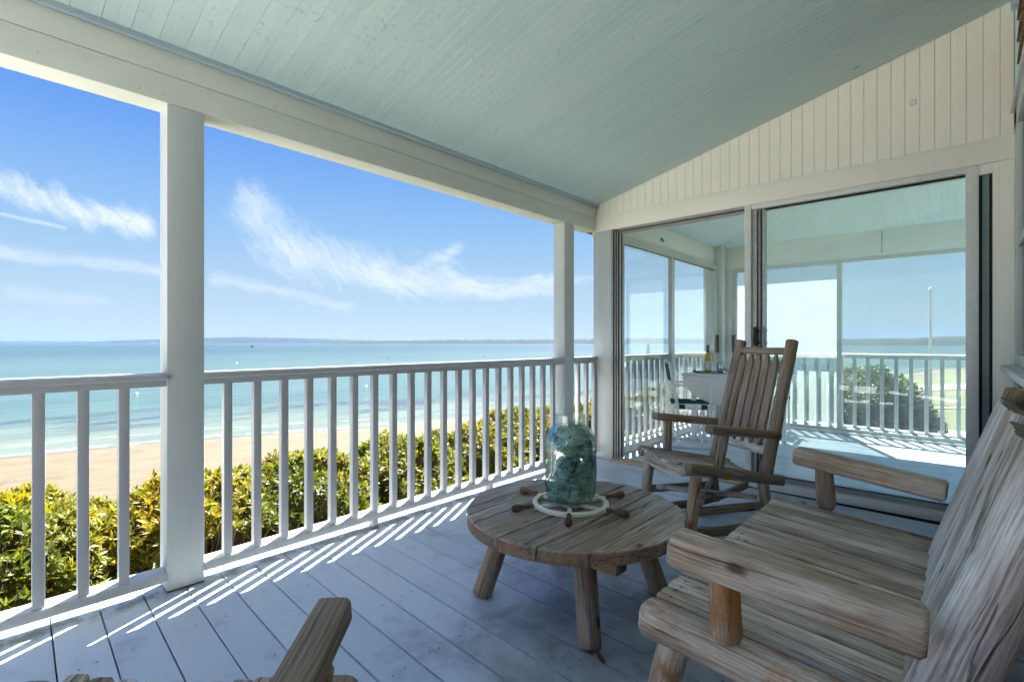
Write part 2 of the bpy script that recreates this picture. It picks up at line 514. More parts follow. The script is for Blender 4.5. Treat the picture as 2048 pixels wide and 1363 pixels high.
def mat_pane(name, tint, refl=1.0, haze=0.0):
    m = bpy.data.materials.new(name); m.use_nodes = True
    t = NT(m.node_tree); t.n.remove(t.n['Principled BSDF'])
    out = t.n['Material Output']
    tr = t.node('ShaderNodeBsdfTransparent'); tr.inputs[0].default_value = (*tint, 1)
    gl = t.node('ShaderNodeBsdfGlossy'); gl.inputs['Roughness'].default_value = .01; gl.inputs['Color'].default_value = (.95, 1, .98, 1)
    fr = t.node('ShaderNodeFresnel'); fr.inputs[0].default_value = 1.5
    d0 = t.node('ShaderNodeBsdfDiffuse'); d0.inputs[0].default_value = (.46, .50, .495, 1)
    d1 = t.node('ShaderNodeBsdfTranslucent'); d1.inputs[0].default_value = (.46, .50, .495, 1)
    df = t.node('ShaderNodeAddShader'); t.l.new(d0.outputs[0], df.inputs[0]); t.l.new(d1.outputs[0], df.inputs[1])
    mx = t.node('ShaderNodeMixShader')
    sm = t.noise(t.mapping(t.tc(), scale=(1, 1, .5)), 3.5, 6, .65)
    t.put(mx.inputs[0], t.mapr(sm, .35, .75, haze * .88, haze * 1.12)); t.l.new(tr.outputs[0], mx.inputs[1]); t.l.new(df.outputs[0], mx.inputs[2])
    m2 = t.node('ShaderNodeMixShader')
    t.put(m2.inputs[0], t.math('MULTIPLY', fr.outputs[0], refl, clamp=True))
    t.l.new(mx.outputs[0], m2.inputs[1]); t.l.new(gl.outputs[0], m2.inputs[2]); t.l.new(m2.outputs[0], out.inputs[0])
    return m

def mat_leaf(name, a, bb, cc, tipc):
    m = bpy.data.materials.new(name); m.use_nodes = True
    t = NT(m.node_tree); b = t.n['Principled BSDF']; out = t.n['Material Output']
    isl = t.island()
    at = t.node('ShaderNodeAttribute'); at.attribute_name = 'tip'
    c = t.ramp(isl, [(0., a), (.5, bb), (1., cc)])
    ob = t.objrand()
    c = t.mix(t.math('MULTIPLY', at.outputs['Fac'], t.mapr(ob, 0, 1, .6, 1.0)), c, t.mix(isl, tipc, tuple(x * .7 for x in tipc)))
    setp(t, b, c, .5, None, .3)
    tl = t.node('ShaderNodeBsdfTranslucent')
    t.put(tl.inputs[0], t.mix(1., c, (1.5, 1.4, .55), 'MULTIPLY'))
    mx = t.node('ShaderNodeMixShader'); mx.inputs[0].default_value = .42
    t.l.new(b.outputs[0], mx.inputs[1]); t.l.new(tl.outputs[0], mx.inputs[2]); t.l.new(mx.outputs[0], out.inputs[0])
    return m

M_white = mat_paint("white_trim_paint", (.56, .585, .565), .42, .2, .22, 'z')
M_whiteY = mat_paint("white_beam_paint", (.66, .68, .61), .5, .3, .2, 'x', chips=.4)
M_rail = mat_paint("white_rail_paint", (.46, .47, .47), .35, .12, .14, 'x')
M_bal = mat_paint("white_baluster_paint", (.44, .445, .455), .38, .15, .14, 'z')
M_gable = mat_paint("cream_board_paint", (.86, .83, .75), .55, .15, .14, 'z')
M_molding = mat_paint("blue_molding_paint", (.36, .46, .50), .5, .2, .2, 'x')
M_ceil = mat_ceiling()
M_deck = mat_deck()
M_dark = mat_simple("dark_gap", (.03, .028, .025), .9, .1)
M_nail = mat_simple("rusty_nail", (.05, .045, .045), .6, .4)
M_alu = mat_simple("aluminium_frame", (.34, .345, .33), .42, .5, .6, .1)
M_aluw = mat_simple("white_aluminium", (.70, .70, .68), .35, .5, 0., .06)
M_gasket = mat_simple("black_gasket", (.015, .014, .013), .6, .3)
M_bronze = mat_simple("bronze_handle", (.06, .04, .028), .4, .5, .6)
M_greyh = mat_simple("grey_handle", (.20, .21, .22), .4, .5, .5)
M_teal = mat_simple("teal_glass_edge", (.20, .28, .28), .25, .5, 0, .1)
M_sill = mat_paint("tan_threshold", (.46, .37, .26), .6, .4, .5, 'y')
M_shingle = mat_wood("cedar_shingle", (.20, .13, .09), (.12, .075, .05), (.06, .035, .025), .6, 0, .5, 1.)
M_glass = mat_pane("door_glass", (.94, 1.0, .985), .65, .18)
M_glass2 = mat_pane("sunroom_glass", (.965, .985, .98), .3, .01)
M_log = mat_wood("weathered_log", (0.503, 0.434, 0.374), (0.365, 0.297, 0.247), (0.201, 0.150, 0.119), .5, .0, .7)
M_logd = mat_wood("dark_weathered_log", (0.430, 0.361, 0.313), (0.283, 0.230, 0.190), (0.146, 0.108, 0.086), .6, .0, .7)
M_slat = mat_wood("weathered_slat", (0.880, 0.880, 0.795), (0.731, 0.652, 0.567), (0.473, 0.394, 0.316), .45, 0., .5)
M_silver = mat_wood("silvered_plank", (0.880, 0.880, 0.880), (0.805, 0.752, 0.726), (0.475, 0.409, 0.376), .35, 0., .6)
M_arm = mat_wood("hewn_arm", (0.880, 0.791, 0.683), (0.690, 0.575, 0.467), (0.446, 0.338, 0.245), .5, .0, .5)
M_orange = mat_wood("barky_post", (0.744, 0.636, 0.528), (0.564, 0.432, 0.324), (0.348, 0.240, 0.162), .4, .62, .5, 1., (.58, .23, .055))
M_orange2 = mat_wood("barky_rail", (0.818, 0.726, 0.627), (0.634, 0.528, 0.436), (0.383, 0.297, 0.218), .45, .62, .5, 1., (.55, .25, .09))
M_table = mat_wood("table_plank", (0.647, 0.606, 0.552), (0.470, 0.423, 0.371), (0.258, 0.212, 0.170), .38, 0., .5)
M_tedge = mat_wood("table_edge", (.38, .30, .23), (.26, .18, .125), (.13, .085, .058), .55, .1, .5)
M_sticker = mat_simple("yellow_sticker", (.32, .25, .03), .6, .3)
M_cream = mat_paint("cream_iron_paint", (.80, .77, .66), .4, .15, .3, 'z', chips=.6)
M_turned = mat_wood("turned_handle_wood", (.17, .085, .045), (.10, .045, .025), (.04, .018, .010), .4, 0, .2, 1.5)
M_canvas = mat_simple("green_canvas", (.012, .075, .06), .85, .2, 0, .2, .2, 160)
M_chairw = mat_simple("white_chair_paint", (.76, .76, .74), .4, .5, 0, .05)

# ------------------------------------------------------------------ ground, sea, far land
SHORE = [(-400, 60), (-60, 31), (-12, 26.2), (.68, 25.3), (4.9, 24.6), (9.8, 22.7), (12, 21.6), (18.5, 19.4), (34, 15), (60, 9), (100, 2.5), (118, -20), (150, -120), (300, -400)]
def shore_dist(x, y):
    """signed distance from the water line, positive inland"""
    best = 1e9; sgn = 1
    for (ax, ay), (bx, by) in zip(SHORE[:-1], SHORE[1:]):
        dx, dy = bx - ax, by - ay; L2 = dx * dx + dy * dy
        t = max(0, min(1, ((x - ax) * dx + (y - ay) * dy) / L2))
        d = math.hypot(x - ax - t * dx, y - ay - t * dy)
        if d < best:
            best = d; sgn = -1 if dx * (y - ay) - dy * (x - ax) > 0 else 1
    return best * sgn
SEA_Z = -3.0
def ground_z(x, y):
    d = shore_dist(x, y)
    if d < 0: return SEA_Z + max(-6., d * .07)
    t = min(1., d / 19.)
    z = SEA_Z + (2.15) * (t * .75 + .25 * t * t * (3 - 2 * t))
    z += .05 * mnoise.noise(Vector((x * .5, y * .5, 0))) * min(1, d / 3)
    if d > 30: z += min(.2, (d - 30) * .004)
    return min(z, -.82 + .03 * mnoise.noise(Vector((x, y, 3))))
def axis(vals):
    out = []
    for a, b, st in vals:
        n = max(1, int(round((b - a) / st)))
        out += [a + (b - a) * k / n for k in range(n)]
    return out + [vals[-1][1]]
gx = axis([(-6000, -400, 700), (-400, -60, 40), (-60, -10, 5), (-10, 40, .6), (40, 130, 5), (130, 400, 45), (400, 6000, 700)])
gy = axis([(-6000, -400, 700), (-400, -60, 40), (-60, -6, 5), (-6, 30, .6), (30, 60, 6), (60, 400, 60), (400, 6000, 700)])
mb = MB()
mb.v = [Vector((x, y, ground_z(x, y))) for y in gy for x in gx]
nx = len(gx)
mb.f = [(j * nx + i, j * nx + i + 1, (j + 1) * nx + i + 1, (j + 1) * nx + i) for j in range(len(gy) - 1) for i in range(nx - 1)]
mb.m = [0] * len(mb.f)
def mat_ground():
    m, t, b = material("sand_and_lawn")
    o = t.tc()
    at = t.node('ShaderNodeAttribute'); at.attribute_name = 'shore'
    d = at.outputs['Fac']
    n = t.noise(o, 1.3, 6, .65)
    fine = t.noise(o, 40, 4, .7)
    sand = t.mix(t.mapr(n, .35, .7), (.054, .042, .0245), (.074, .058, .035))
    foot = t.noise(t.mapping(o, scale=(.7, 1.3, 1)), 2.6, 6, .75)
    sand = t.mix(t.mapr(foot, .52, .62, 0, .75), sand, (.036, .026, .016))
    wrack = t.math('MAXIMUM', t.mapr(t.noise(o, 11, 4, .7), .64, .68, 0, .7), t.math('MULTIPLY', t.mapr(t.math('ABSOLUTE', t.math('SUBTRACT', t.math('ADD', d, t.math('MULTIPLY', n, 2.)), 5.)), .5, .1), t.mapr(foot, .45, .6, 0, .6)))
    sand = t.mix(wrack, sand, (.03, .022, .015))
    wet = t.mapr(d, 1.6, .3, 0, 1, True)
    sand = t.mix(t.math('MULTIPLY', wet, .8), sand, (.050, .039, .027))
    gr = t.mix(t.mapr(t.noise(o, .35, 5, .6), .35, .65), (.045, .055, .018), (.075, .080, .032))
    gr = t.mix(t.mapr(fine, .35, .7, 0, .6), gr, (.03, .04, .014))
    gr = t.mix(t.mapr(t.noise(o, 7, 4, .6), .55, .7, 0, .5), gr, (.11, .095, .05))
    gx_, gy_, gz_ = t._sep(o)
    inl = t.math('MULTIPLY', t.mapr(gx_, 8.2, 9.6, 0, 12), t.mapr(gy_, 8., 4., 0, 1))
    isg = t.mapr(t.math('ADD', t.math('ADD', d, inl), t.math('MULTIPLY', t.math('SUBTRACT', n, .5), 4.)), 16.6, 18.0, 0, 1)
    c = t.mix(isg, sand, gr)
    h = t.math('ADD', foot, t.math('MULTIPLY', fine, .3))
    setp(t, b, c, t.mapr(wet, 0, 1, .9, .35), t.bump(h, .6, .05), .3)
    return m
M_ground = mat_ground()
g = mb.build("ground", M_ground, None, 180, kind='structure')
at = g.data.attributes.new('shore', 'FLOAT', 'POINT')
at.data.foreach_set('value', [max(-1., min(60., shore_dist(p.co.x, p.co.y))) for p in g.data.vertices])
tag(g, "pale sandy beach running into short grass around the porch", "ground")

def mat_sea():
    m, t, b = material("sea_water")
    o = t.tc()
    at = t.node('ShaderNodeAttribute'); at.attribute_name = 'shore'
    d = at.outputs['Fac']                       # metres out from the water line
    n = t.noise(t.mapping(o, scale=(.3, 1, 1)), .06, 5, .6)
    nb = t.noise(t.mapping(o, scale=(.35, 1, 1), rot=(0, 0, R(12))), .35, 5, .65)
    deep = t.mix(t.mapr(n, .35, .65), (.008, .026, .031), (.012, .034, .038))
    mid = t.mix(t.mapr(n, .35, .65), (.028, .054, .053), (.038, .066, .063))
    shal = (.075, .092, .075)
    c = t.mix(t.mapr(d, 35, 260, 0, 1, True), mid, deep)
    c = t.mix(t.mapr(d, 16, 1.0, 0, 1, True), c, shal)
    ripple_shade = t.noise(t.mapping(o, scale=(.22, 1, 1), rot=(0, 0, R(14))), .55, 5, .65)
    c = t.mix(t.mapr(ripple_shade, .40, .62, .55, 0), c, t.mix(.5, c, (.006, .022, .026)))  # darker sides of the ripples painted into the water colour
    # eelgrass patches parallel to the beach
    band = t.math('MULTIPLY', t.mapr(d, 3.5, 6, 0, 1, True), t.mapr(d, 15, 9, 0, 1, True))
    weed = t.math('MULTIPLY', t.mapr(nb, .47, .60), band)
    c = t.mix(t.math('MULTIPLY', weed, .8), c, (.012, .022, .034))
    # foam of the small breakers
    ph = t.math('ADD', d, t.math('MULTIPLY', t.noise(t.mapping(o, scale=(.4, .8, 1)), .8, 4, .6), 2.2))
    f1 = t.mapr(t.math('ABSOLUTE', t.math('SUBTRACT', ph, 1.35)), .35, .0)
    f2 = t.math('MULTIPLY', t.mapr(t.math('ABSOLUTE', t.math('SUBTRACT', ph, 3.6)), .22, 0.), .6)
    foam = t.math('MULTIPLY', t.math('MAXIMUM', f1, f2), t.mapr(t.noise(o, 1.3, 6, .7), .42, .58))
    c = t.mix(foam, c, (.26, .26, .25))
    ww = t.mapping(o, scale=(.30, 1., 1), rot=(0, 0, R(14)))
    w1 = t.noise(ww, 1.1, 4, .6, .3); w2 = t.noise(ww, .42, 4, .6); w3 = t.noise(ww, 4.5, 3, .6)
    h = t.math('ADD', t.math('ADD', t.math('MULTIPLY', w1, .45), t.math('MULTIPLY', w2, 1.0)), t.math('MULTIPLY', w3, .12))
    setp(t, b, c, .22, t.bump(h, .8, .38), .2)
    t.put(b.inputs['IOR'], 1.33)
    return m
M_sea = mat_sea()
sx_ = axis([(-9000, -400, 800), (-400, -60, 40), (-60, 60, 3), (60, 400, 40), (400, 9000, 800)])
sy_ = axis([(-9000, -400, 800), (-400, -60, 40), (-60, 15, 5), (15, 60, 2), (60, 400, 40), (400, 9000, 800)])
mb = MB(); nx = len(sx_)
mb.v = [Vector((x, y, SEA_Z + .02)) for y in sy_ for x in sx_]
mb.f = [(j * nx + i, j * nx + i + 1, (j + 1) * nx + i + 1, (j + 1) * nx + i) for j in range(len(sy_) - 1) for i in range(nx - 1)]
mb.m = [0] * len(mb.f)
sea = mb.build("sea", M_sea, None, 0, kind='structure')
at = sea.data.attributes.new('shore', 'FLOAT', 'POINT')
at.data.foreach_set('value', [max(-5., min(1000., -shore_dist(p.co.x, p.co.y))) for p in sea.data.vertices])
tag(sea, "calm turquoise bay with small ripples behind the beach", "sea")

def mat_land():
    m, t, b = material("far_wooded_land")
    o = t.tc()
    n = t.noise(o, .02, 6, .7)
    c = t.mix(t.mapr(n, .38, .62), (.006, .011, .009), (.013, .018, .013))
    x, y, z = t._sep(o)
    low = t.math('MULTIPLY', t.mapr(z, -1.5, .8, 1, 0), t.mapr(t.noise(o, .008, 4), .58, .66))
    c = t.mix(low, c, (.07, .062, .05))
    hs = t.math('MULTIPLY', t.mapr(t.voro(t.mapping(o, scale=(1, 1, .5)), .05), .12, .08), t.mapr(z, 9, 2, 0, 1))
    c = t.mix(t.math('MULTIPLY', hs, .6), c, (.10, .10, .10))
    setp(t, b, c, .95, None, .1)
    return m
M_land = mat_land()
def far_land(label, D, prof, depth, seed, jag):
    """prof: list of (u pixel, height m) along a shore at distance D (camera depth); real thickness depth"""
    mb = MB(); cols = []
    U0, U1 = prof[0][0], prof[-1][0]
    N = max(30, int((U1 - U0) / 3))
    for k in range(N + 1):
        u = U0 + (U1 - U0) * k / N
        for (ua, ha), (ub, hb) in zip(prof[:-1], prof[1:]):
            if ua <= u <= ub: h = ha + (hb - ha) * (u - ua) / (ub - ua); break
        e = min(1., 6. * k / N, 6. * (N - k) / N)
        h = h + jag * (mnoise.noise(Vector((u * .11, seed, 0))) + .6 * mnoise.noise(Vector((u * .35, seed, 4)))) * e
        cols.append((u, max(.3, h)))
    rows = [(0, -.8), (.05, .25), (.12, .7), (.3, .95), (.55, 1.), (1., -.8)]
    for (u, h) in cols:
        a = (u - 1024) / 990.
        for (dd, hh) in rows:
            w = D + dd * depth
            X = w * (math.cos(TH) + a * math.sin(TH)); Y = w * (math.sin(TH) - a * math.cos(TH))
            z = SEA_Z + (h * hh if hh > 0 else hh)
            if 0 < dd < 1: z += jag * .35 * mnoise.noise(Vector((X * .02, Y * .02, seed)))
            mb.v.append(Vector((X, Y, z)))
    nr = len(rows)
    for i in range(len(cols) - 1):
        for j in range(nr - 1):
            mb.f.append((i * nr + j, (i + 1) * nr + j, (i + 1) * nr + j + 1, i * nr + j + 1)); mb.m.append(0)
    return tag(mb.build("far_hills", M_land, None, 180, kind='structure'), label, "hills")
far_land("low hazy spit of land on the horizon at the far end of the bay", 3000, [(-420, 9), (-100, 12), (100, 10), (230, 9), (330, 5), (420, 4)], 300, 1.7, 2.5)
far_land("long blue wooded hill on the far side of the bay", 2300, [(150, 2), (230, 13), (320, 20), (410, 28), (500, 32), (600, 25), (700, 17), (780, 13), (900, 11), (1010, 10), (1120, 7)], 500, 5.1, 3.)
far_land("low wooded shore with houses across the water", 1350, [(640, 2), (720, 7), (860, 11), (1000, 12), (1130, 13), (1250, 16), (1340, 17), (1440, 14), (1530, 9)], 260, 8.3, 2.2)
far_land("nearer wooded shore seen through the glass door", 640, [(1420, 2), (1500, 6), (1620, 8), (1720, 9.5), (1830, 10), (1880, 13), (1960, 14), (2080, 13), (2300, 12)], 160, 11.9, 1.6)

# mooring floats on the water
M_buoyw = mat_simple("buoy_white", (.75, .73, .68), .5, .4, 0, .1)
M_buoyo = mat_simple("buoy_stain", (.30, .16, .10), .6, .3)
M_buoyd = mat_simple("buoy_dark", (.05, .05, .06), .6, .3)
def buoy(u, v, r, label, mat):
    a = (u - 1024) / 990.; w = 990 * (1.1 - SEA_Z) / (v - 684.)
    X = w * (math.cos(TH) + a * math.sin(TH)); Y = w * (math.sin(TH) - a * math.cos(TH))
    e = empty("mooring_buoy", label, "buoy", (X, Y, SEA_Z), random.Random(u).uniform(0, 6), "mooring buoys on the bay")
    MB().lathe([(.001, -r * .6), (r * .6, -r * .5), (r, 0), (r * .92, r * .5), (r * .5, r * .95), (r * .12, r * 1.1), (.001, r * 1.1)], 16).build("float", mat, e)
    MB().tube((0, 0, r * 1.05), (0, 0, r * 1.6), r * .14).tube((r * .1, 0, r * 1.55), (r * .5, 0, r * 1.35), r * .1).build("ring", M_buoyd, e)
buoy(273, 787, .12, "white and rusty mooring buoy between the balusters beside the porch post", M_buoyw)
buoy(732, 773, .13, "pale mooring buoy floating off the middle of the railing", M_buoyw)
buoy(473, 725.5, .17, "small white mooring buoy just above the handrail beside the post", M_buoyw)
buoy(778, 718, .2, "tiny dark mooring buoy above the handrail in mid bay", M_buoyd)
buoy(967, 714, .22, "tiny dark mooring buoy close to the far railing post", M_buoyd)
# a small work boat far out
e = empty("work_boat", "tiny dark boat far out below the wooded hill", "boat", (0, 0, 0))
w = 420.; a = (504 - 1024) / 990.
e.location = (w * (math.cos(TH) + a * math.sin(TH)), w * (math.sin(TH) - a * math.cos(TH)), SEA_Z)
e.scale = (.62, .62, .62)
mbx = MB(); mbx.add([(-2, -.7, .9), (-2, .7, .9), (-1.7, .5, 0), (-1.7, -.5, 0), (1.2, -.8, 1.0), (1.2, .8, 1.0), (1, .4, 0), (1, -.4, 0), (2.4, 0, 1.35), (1.9, 0, .1)],
    [(0, 1, 2, 3), (0, 4, 5, 1), (1, 5, 6, 2), (0, 3, 7, 4), (3, 2, 6, 7), (4, 8, 5), (5, 8, 9, 6), (4, 7, 9, 8), (7, 6, 9)])
mbx.build("hull", M_buoyd, e); MB().box(-.9, .5, -.5, .5, 1.0, 2.3, bev=.08).build("wheelhouse", M_buoyd, e)
MB().tube((-.2, 0, 2.28), (-.2, 0, 4.2), .05).build("mast", M_buoyd, e)

# ------------------------------------------------------------------ porch structure
FY = 2.585           # inner face of beam and posts
WX = 4.02            # face of the cross wall
SL = .235            # slope of the ceiling
CZ = 2.395           # ceiling height at the beam
rnd = random.Random(4)
def deck(name, x0, x1, y0, y1, label):
    mb = MB(); pitch = .148; w = .1436
    k0 = math.ceil((x0 - .207) / pitch); k = k0
    while .207 + k * pitch < x1 - .01:
        xa = .207 + k * pitch; xb = min(xa + w, x1)
        dz = rnd.uniform(-.0012, .0012)
        bev = .0022
        vs = []
        for y in (y0, y1):
            vs += [(xa, y, -.025), (xa, y, dz - bev), (xa + bev, y, dz), (xb - bev, y, dz), (xb, y, dz - bev), (xb, y, -.025)]
        # the boards run a touch out of square with the rail
        vs = [(x + .045 * (y - 2.55), y, z) for x, y, z in vs]
        mb.add(vs, [(0, 1, 2, 3, 4, 5), (11, 10, 9, 8, 7, 6)] + [(i, (i + 1) % 6, 6 + (i + 1) % 6, 6 + i) for i in range(6)])
        k += 1
    k = k0
    while .207 + k * pitch < x1 - .1:
        for yj in [2.2 - .405 * j for j in range(-1, 8)]:
            if yj < y0 + .05 or yj > y1 - .05: continue
            for off in (.048, .098):
                if rnd.random() < .22: continue
                cx = .207 + k * pitch + off + .045 * (yj - 2.55) + rnd.uniform(-.006, .006); cy = yj + rnd.uniform(-.008, .008); r = rnd.uniform(.0026, .0042)
                z = .0016
                mb.add([(cx + r * math.cos(q * math.pi / 4), cy + r * math.sin(q * math.pi / 4), z) for q in range(8)], [tuple(range(8))], 1)
        k += 1
    mb.box(x0, x1, y0, y1 - .02, -.06, -.032, 2)
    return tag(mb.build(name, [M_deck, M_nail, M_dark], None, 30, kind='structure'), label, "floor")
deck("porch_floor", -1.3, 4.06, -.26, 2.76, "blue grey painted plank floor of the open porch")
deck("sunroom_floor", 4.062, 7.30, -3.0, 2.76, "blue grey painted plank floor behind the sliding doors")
M_bounce = mat_simple("pale_bounce_slab", (.80, .78, .74), .7, .3, 0, .06)  # unseen slab added to throw sunlight up under the roof
tag(MB().box(-7.0, -1.31, -.26, 5.5, -.8, -.01).build("bounce_slab", M_bounce, None, 0, kind="structure"), "pale slab added out of view to bounce sunlight under the porch roof", "bounce_slab")
# outer edge of the deck
MB().box(-1.3, 7.33, 2.765, 2.79, -.22, -.01).build("porch_floor_trim", M_rail, None, kind='structure')

XO = -1.0            # roof cut short here, out of view, to let more light in
def ceiling():
    mb = MB(); pitch = .0965; L = 2.90
    def board(xa, xb, f, z0=0.):
        """f maps (x, s) with s the run up the slope to a point"""
        b = .0022
        for (p, q) in ((xa, xb - .0005),):
            mid = (p + q) / 2
            row = [(p, .012), (p + .0003, b * .5), (p + b * .35, 0), (mid - .002, 0), (mid - .001, .0009), (mid, .0002), (mid + .001, .0009), (mid + .002, 0), (q - b * .35, 0), (q - .0003, b * .5), (q, .012)]
            vs = []
            for s_ in (0, 1):
                for (x, dz) in row: vs.append(f(x, s_, dz))
            n = len(row)
            mb.add(vs, [(i, i + 1, n + i + 1, n + i) for i in range(n - 1)])
    x = XO
    while x < WX - .01:
        xb = min(x + pitch, WX)
        board(x, xb, lambda x, s_, dz: (x, FY + .02 - s_ * 2.92, CZ + SL * (s_ * 2.92 - .02) + dz)); x += pitch
    o = mb.build("porch_ceiling", M_ceil, None, 20, kind='structure')
    tag(o, "sloping pale blue beadboard porch ceiling with flaking paint", "ceiling")
    # sunroom: two slopes that meet on a hip
    mb = MB()
    x = WX + .12; XE = 7.04
    while x < XE:
        xb = min(x + pitch, XE)
        def f(x, s_, dz):
            run = min(XE - x, 2.9)
            return (x, FY + .02 - s_ * (run + .02), CZ + SL * (s_ * (run + .02) - .02) + dz)
        board(x, xb, f); x += pitch
    y = FY
    while y > -3.0:
        ya = y - pitch
        def f(yy, s_, dz):
            run = XE - (WX + .12) if yy < FY - (XE - WX - .12) else FY - yy
            run = max(run, 0.)
            return (XE + .02 - s_ * (run + .02), yy, CZ + SL * (s_ * (run + .02) - .02) + dz)
        board(ya, y, f); y = ya
    o = mb.build("sunroom_ceiling", M_ceil, None, 20, kind='structure')
    tag(o, "hipped pale blue beadboard ceiling behind the sliding doors", "ceiling")
ceiling()
# roof above, with the overhang that shades the porch
M_roof = mat_simple("roof_shingle", (.12, .11, .10), .9, .2, 0, .2)
EY, EX = 3.05, 7.26
def roof_z(y): return CZ + .06 + SL * (FY - y)
mb = MB()
mb.prism([(EY, 2.285), (EY, 2.44), (FY - .3, roof_z(FY - .3) + .16), (-.5, roof_z(-.5) + .16), (-.5, roof_z(-.5)), (FY + .12, roof_z(FY + .12)), (FY + .12, 2.285)], 'x', XO - .2, 4.0)
o = mb.build("roof", M_roof, None, 0, kind='structure'); tag(o, "roof slope over the open porch", "roof")
mb = MB()
Z0 = CZ + .06
hx = XE_ = 7.04
mb.add([(4.0, 2.70, Z0 - .03), (7.16, 2.70, Z0 - .03), (4.0, -.55, Z0 + SL * 3.14), (7.04 - 3.14 + .1, -.55, Z0 + SL * 3.14), (7.16, -3.2, Z0 - .03), (4.0, -3.2, Z0 + SL * 3.04),
        (4.0, 2.70, Z0 + .15), (7.16, 2.70, Z0 + .15), (4.0, -.55, Z0 + SL * 3.3 + .18), (7.16, -3.2, Z0 + .15), (4.0, -3.2, Z0 + SL * 3.2 + .18)],
       [(0, 1, 2), (1, 4, 5, 2), (6, 7, 8), (7, 9, 10, 8), (0, 1, 7, 6), (1, 4, 9, 7)])
mb.box(4.0, EX, 2.72, EY, 2.285, 2.44); mb.box(7.17, EX, -3.2, 2.719, 2.15, 2.44)
o = mb.build("sunroom_roof", M_roof, None, 0, kind='structure'); tag(o, "hipped roof over the glazed end of the porch", "roof")

# beam over the railing: two planks one above the other, with a seam
mb = MB()
mb.box(XO, 4.0, FY, FY + .135, 2.15, 2.272, bev=.004)
mb.box(XO, 4.0, FY + .0015, FY + .1335, 2.2735, 2.40, bev=.003)
tag(mb.build("porch_beam", M_whiteY, None, 40, kind='structure'), "off white beam over the porch railing", "beam")
mb = MB()
mb.prism([(FY - .001, 2.378), (FY - .012, 2.374), (FY - .022, 2.380), (FY - .026, 2.394), (FY - .026, 2.404), (FY - .001, 2.40)], 'x', XO, WX - .001)
tag(mb.build("ceiling_molding", M_molding, None, 40, kind='structure'), "grey blue molding strip between beam and ceiling", "molding")

def porch_post(x0, x1, label, y0=FY, y1=FY + .12):
    e = empty("porch_post", label, "post", ((x0 + x1) / 2, (y0 + y1) / 2, 0), 0, "white porch posts")
    hx_, hy_ = (x1 - x0) / 2, (y1 - y0) / 2
    MB().box(-hx_, hx_, -hy_, hy_, .004, 2.149, bev=.004).build("shaft", M_white, e, 40)
    MB().box(-hx_ + .002, hx_ - .002, -hy_ + .002, hy_ - .002, -.001, .0038).build("base_shoe", M_dark, e, 0)
    return e
porch_post(.579, .724, "white square porch post standing at the near end of the long railing")
porch_post(3.50, 3.645, "white square porch post where the long railing ends near the sliding doors")

# ------------------------------------------------------------------ railings
def railing(name, label, x0, x1, first, pitch, count, blocks=()):
    """runs along x at y 2.575..2.66, everything local to the middle of the bay"""
    e = empty(name, label, "railing", (x0, 2.6175, 0), 0, "white porch railings")
    L = x1 - x0
    # moulded hand rail: broad rounded cap on a narrower plank
    cap = [(-.044, .938), (-.046, .948), (-.043, .958), (-.034, .9635), (.034, .9635), (.043, .958), (.046, .948), (.044, .938), (.034, .932), (-.034, .932)]
    sub = [(-.030, .906), (-.030, .934), (.030, .934), (.030, .906)]
    mb = MB(); mb.prism(cap, 'x', 0, L); mb.prism(sub, 'x', 0.001, L - .001)
    mb.build("top_rail", M_rail, e, 35)
    bot = [(-.042, .052), (-.042, .072), (-.034, .089), (.0, .0965), (.034, .097), (.042, .086), (.042, .052)]
    MB().prism(bot, 'x', 0, L).build("bottom_rail", M_rail, e, 30)
    src = None
    for k in range(count):
        x = first + k * pitch - x0
        if src is None:
            src = MB().box(-.018, .018, -.0175, .0175, .088, .906, bev=.0015).build("baluster", M_bal, e, 40)
            o = src
        else:
            o = src.copy(); link(o); o.parent = e
        o.location = (x, -.012, 0)
    for bx in blocks:
        MB().box(bx - x0 - .018, bx - x0 + .018, -.030, .022, .001, .052, bev=.002).build("support_block", M_bal, e, 40)
    return e
railing("porch_railing", "near bay of white porch railing cut off before the first post", -.855, .579, .430 - 9 * .1295, .1295, 10, (-.25,))
porch_post(-1.0, -.855, "white square porch post at the open end of the roof")
railing("porch_railing", "long bay of white porch railing between the two porch posts", .724, 3.50, .825, .1333, 20, (1.624, 2.6))
railing("porch_railing", "short bay of white railing between post and sliding door wall", 3.645, 4.01, 3.73, .1333, 3, ())
railing("porch_railing", "railing outside the seaward sliding windows of the glazed room", 4.16, 7.12, 4.235, .1333, 22, (5.1, 6.1))
def railing_far():
    e = empty("porch_railing", "railing outside the far glazed wall in front of the dark shrub", "railing", (7.155, 2.55, 0), R(-90), "white porch railings")
    L = 5.4
    cap = [(-.044, .938), (-.046, .948), (-.043, .958), (-.034, .9635), (.034, .9635), (.043, .958), (.046, .948), (.044, .938), (.034, .932), (-.034, .932)]
    mb = MB(); mb.prism(cap, 'x', 0, L); mb.prism([(-.030, .906), (-.030, .934), (.030, .934), (.030, .906)], 'x', .001, L - .001)
    mb.build("top_rail", M_rail, e, 35)
    MB().prism([(-.042, .032), (-.042, .072), (-.034, .089), (.0, .0965), (.034, .097), (.042, .086), (.042, .032)], 'x', 0, L).build("bottom_rail", M_rail, e, 30)
    src = None
    for k in range(40):
        x = .11 + k * .1325
        if src is None:
            src = o = MB().box(-.018, .018, -.0175, .0175, .088, .906, bev=.0015).build("baluster", M_bal, e, 40)
        else:
            o = src.copy(); link(o); o.parent = e
        o.location = (x, 0, 0)
railing_far()

